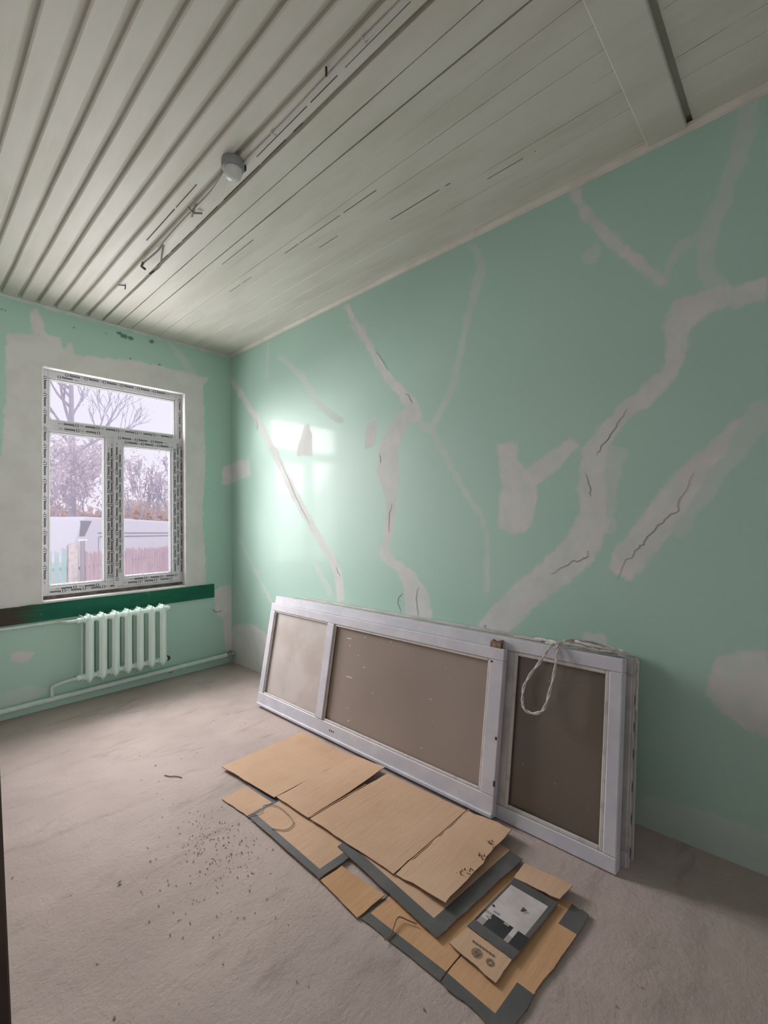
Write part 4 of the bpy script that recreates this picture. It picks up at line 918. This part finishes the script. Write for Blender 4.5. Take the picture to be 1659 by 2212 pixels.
def picket(x, y, w, top, ang, name, mat, par, seed):
    r_ = random.Random(seed); ca, sa = math.cos(ang), math.sin(ang); mb = MB()
    sl = r_.uniform(0.04, 0.07); pr = [(-w/2, GZ + 0.1), (w/2, GZ + 0.1), (w/2, top - sl), (-w/2, top)]
    vs = [(x + a*ca - d*sa, y + a*sa + d*ca, z) for d in (0, 0.022) for a, z in pr]
    mb.add(vs, [(0,1,2,3), (7,6,5,4), (0,4,5,1), (1,5,6,2), (2,6,7,3), (3,7,4,0)])
    return mb.build(name, mat, par)
def fence(p0, p1, n, top0, top1, mat, label, nm, pitch_w=0.70):
    root = empty(nm, (p0[0], p0[1], GZ)); tag(root, label, 'fence')
    ang = math.atan2(p1[1]-p0[1], p1[0]-p0[0]); L = math.hypot(p1[0]-p0[0], p1[1]-p0[1]); w = L/n
    for i in range(n):
        f = (i+0.5)/n; picket(p0[0]+(p1[0]-p0[0])*f, p0[1]+(p1[1]-p0[1])*f, w*rnd.uniform(pitch_w-0.10, pitch_w+0.10), top0+(top1-top0)*f + rnd.uniform(-.03, .03), ang, 'picket', mat, root, i)
    for z in (GZ + 0.35, GZ + 1.15):
        mb = MB(); ca, sa = math.cos(ang), math.sin(ang)
        vs = [(q[0] - d*sa, q[1] + d*ca, zz) for zz in (z, z+0.07) for q, d in ((p0, 0.024), (p1, 0.024), (p1, 0.06), (p0, 0.06))]
        mb.hexa(vs).build('rail', mat, root)
    return root
fence((-0.75, 7.55), (0.235, 7.42), 8, 0.80, 0.88, M_FGREEN, 'green painted picket fence outside behind the left pane', 'picket_fence')
fence((0.47, 7.36), (4.3, 10.9), 36, 0.80, 0.66, M_FRED, 'haze-pale maroon picket fence outside in front of the white van', 'picket_fence')
mb = MB(); mb.prism([(0.245, GZ), (0.430, GZ), (0.430, 0.93), (0.405, 0.965), (0.34, 0.98), (0.275, 0.965), (0.245, 0.93)], 1, 7.36, 7.54)
tag(mb.build('gate_pillar', M_CONC, bevel=0.01), 'pale concrete post between the green and maroon fences', 'post')
pt_ = empty('metal_post', (0.485, 7.30, GZ)); tag(pt_, 'thin metal post with a white clamp beside the concrete post', 'post')
MB().tube([(0.485, 7.30, GZ), (0.485, 7.30, 1.06)], 0.045, 12).build('tube', M_GALV, pt_, smooth=True)
MB().lathe([(0.046, 0), (0.05, 0.005), (0.05, 0.03), (0.046, 0.035)], (0.485, 7.30, 1.03), 2, 14).build('clamp', M_CLAMP, pt_)
for s_ in (-1, 1): MB().lathe([(0.022, 0), (0.022, 0.02)], (0.485 + s_*0.062, 7.27, 1.05), 1, 10).build('clamp_bolt', M_CLAMP, pt_)

def van(nm, P0, ang, L, Hh, tilt, mat, label, win=True, nose=True, wd=1.9):
    root = empty(nm, P0); root.rotation_euler = (0, tilt, ang); tag(root, label, 'van')
    def loc(mbx, name, m, bevel=0.0, smooth=False):
        o = mbx.build(name, m, None, bevel=bevel, smooth=smooth, seg=2); o.parent = root; return o
    if nose: side = [(0.0, 0.16), (-0.55, 0.30), (-0.60, 1.0), (-0.35, 1.12), (0.12, Hh - 0.16), (0.35, Hh), (L, Hh - 0.03), (L + 0.05, 0.16)]
    else: side = [(0.0, 0.16), (-0.03, 1.2), (0.02, Hh - 0.1), (0.08, Hh), (L, Hh), (L + 0.05, 0.16)]
    mbx = MB(); mbx.prism(side, 1, 0.0, wd); loc(mbx, 'body', mat, 0.05, True)
    mbx = MB(); mbx.prism([(0.30 if nose else 0.1, Hh - 0.035), (0.40 if nose else 0.14, Hh + 0.045), (L - 0.1, Hh + 0.02), (L, Hh - 0.06)], 1, 0.05, wd - 0.05); loc(mbx, 'roof', M_VANROOF, 0.02)
    z1, z2 = Hh - 0.62, Hh - 0.50
    x0 = 1.05 if nose else 0.08
    for z in (z1, z2):
        loc(MB().box(x0 if z == z1 else x0 - 0.1, L - 0.05, -0.012, 0.02, z, z + 0.038), 'side_moulding', M_VANLINE)
    if nose:
        loc(MB().box(0.98, 1.0, -0.010, 0.02, 0.6, z1 + 0.02), 'door_seam', M_VANLINE)
        mbx = MB(); mbx.prism([(0.06, Hh - 0.58), (0.30, Hh - 0.58), (0.62, Hh - 0.09), (0.14, Hh - 0.09)], 1, -0.012, 0.03); loc(mbx, 'cab_window', M_VANGLASS)
    for x in (0.5, L - 0.9):
        for y in (0.02, wd - 0.22):
            loc(MB().lathe([(0.30, 0), (0.33, 0.03), (0.33, 0.17), (0.30, 0.2)], (x, y, 0.33), 1, 20), 'wheel', M_TYRE)
    return root
van('white_van', (1.55, 12.30, GZ), R(41.5), 7.2, 2.34, R(1.6), M_VAN, 'white van parked behind the maroon fence, filling the right pane')
van('white_van', (1.42, 15.0, GZ), R(41.5), 5.2, 2.36, R(0.5), M_VAN2, 'warm white van standing behind, seen above the green fence', nose=False)

RMIN = 0.013
def grow(mb, p, d, L, r_, depth, R_, tips, lift=0.25, nseg=5, spread=0.6):
    pts = [p.copy()]; rs = [r_]; q = p.copy(); dd = d.normalized()
    for i in range(nseg):
        dd = (dd + Vector((R_.uniform(-.16, .16), R_.uniform(-.16, .16), R_.uniform(-.05, .10) + lift*0.12))).normalized()
        q = q + dd*(L/nseg); pts.append(q.copy()); rs.append(max(r_*(1 - 0.55*(i+1)/nseg), RMIN*0.8))
    mb.tube(pts, rs, 5 if depth < 2 else 4, caps=False)
    if depth <= 0: tips.append(q.copy()); return
    n = R_.choice([2, 3, 3]) + (1 if depth > 2 else 0)
    for k in range(n):
        i = R_.randint(2, nseg); b = pts[i]
        nd = (dd + Vector((R_.uniform(-1, 1), R_.uniform(-1, 1), R_.uniform(-.35, .6)))*spread).normalized()
        grow(mb, b, nd, L*R_.uniform(0.55, 0.8), max(rs[i]*0.8, RMIN), depth-1, R_, tips, lift, nseg, spread)
def leaves(pts, n, spread, size, R_):
    mb = MB()
    for k in range(n):
        c = R_.choice(pts) + Vector((R_.gauss(0, spread), R_.gauss(0, spread), R_.gauss(0, spread)))
        a = Vector((R_.uniform(-1, 1), R_.uniform(-1, 1), R_.uniform(-1, 1))).normalized(); b = a.orthogonal().normalized(); s_ = size*R_.uniform(0.6, 1.4)
        mb.add([c - a*s_, c + b*s_*0.6, c + a*s_, c - b*s_*0.6], [(0,1,2,3)])
    return mb
def tree(nm, base, h, r_, label, seed, first, n_limb, limb, depth, leaf=None, nleaf=0, lsize=0.08, lspread=0.4, group=None, spread=0.6, lift=0.25):
    R_ = random.Random(seed); root = empty(nm, base); tag(root, label, 'tree', group)
    B = Vector(base); mt = MB(); pts = []; rs = []
    for i in range(9):
        f = i/8; pts.append(B + Vector((R_.uniform(-.1, .1)*f, R_.uniform(-.1, .1)*f, h*f))); rs.append(r_*(1.0 - 0.8*f) if i else r_*1.2)
    mt.tube(pts, rs, 9); mt.build('trunk', M_BARK, root, smooth=True)
    mbb = MB(); tips = []
    for k in range(n_limb):
        f = first + (0.97-first)*k/max(n_limb-1, 1); i = min(int(f*8), 7); g = f*8 - i; p = pts[i].lerp(pts[i+1], g)
        a = R_.uniform(0, 6.28) if k > 1 else (0.3 + k*2.7); d = Vector((math.cos(a), math.sin(a), R_.uniform(0.45, 1.1)))
        grow(mbb, p, d, limb*(1.15 - 0.5*f)*R_.uniform(0.8, 1.2), r_*(1.0-0.75*f)*0.62, depth, R_, tips, lift, 5, spread)
    mbb.build('branches', M_BARK, root)
    if nleaf:
        tag(leaves(tips, nleaf, lspread, lsize, R_).build('foliage', leaf, root), kind='stuff')
    return root, tips
tree('bare_tree', (3.87, 23.0, GZ), 13.5, 0.21, 'tall nearly bare tree seen through the upper left pane', 23, 0.42, 17, 3.6, 4, M_LEAFP, 700, 0.05, 0.25, spread=0.62)
tree('autumn_tree', (2.65, 20.6, GZ), 4.4, 0.07, 'pinkish autumn tree behind the left van', 5, 0.35, 9, 1.5, 3, M_LEAFP, 1300, 0.10, 0.30)
tree('autumn_tree', (4.75, 24.5, GZ), 5.0, 0.07, 'pale leafy tree just left of the window mullion', 21, 0.35, 9, 1.5, 3, M_LEAFP, 1300, 0.10, 0.30)
tree('autumn_tree', (6.35, 20.8, GZ), 4.4, 0.05, 'slender autumn tree with upright twigs in the right pane', 31, 0.3, 10, 1.2, 3, M_LEAFP, 650, 0.08, 0.18, spread=0.40, lift=0.9)
tree('autumn_tree', (7.75, 19.8, GZ), 4.9, 0.05, 'slender autumn tree at the right edge of the right pane', 41, 0.3, 10, 1.1, 3, M_LEAFP, 650, 0.08, 0.18, spread=0.40, lift=0.9)
for i, (x, y, h, lab) in enumerate([(2.2, 25.5, 2.6, 'orange bush behind the left van, leftmost of the bushes'), (4.7, 26.5, 2.9, 'orange bush in line with the bare tree trunk'), (7.2, 24.2, 2.9, 'orange bush low in the right pane, left half'), (9.3, 23.0, 2.9, 'orange bush low in the right pane, right half')]):
    R_ = random.Random(60+i); root = empty('autumn_bush', (x, y, GZ)); tag(root, lab, 'bush', 'autumn bushes behind the vans')
    mbb = MB(); tips = []
    for k in range(9):
        a = R_.uniform(0, 6.28); grow(mbb, Vector((x + R_.uniform(-.4, .4), y + R_.uniform(-.4, .4), GZ)), Vector((math.cos(a)*0.5, math.sin(a)*0.5, 1.0)), h*0.55, 0.03, 2, R_, tips, 0.2, 4, 0.6)
    mbb.build('branches', M_BARK, root)
    tag(leaves(tips, 1900, 0.34, 0.12, R_).build('foliage', M_LEAFO, root), kind='stuff')
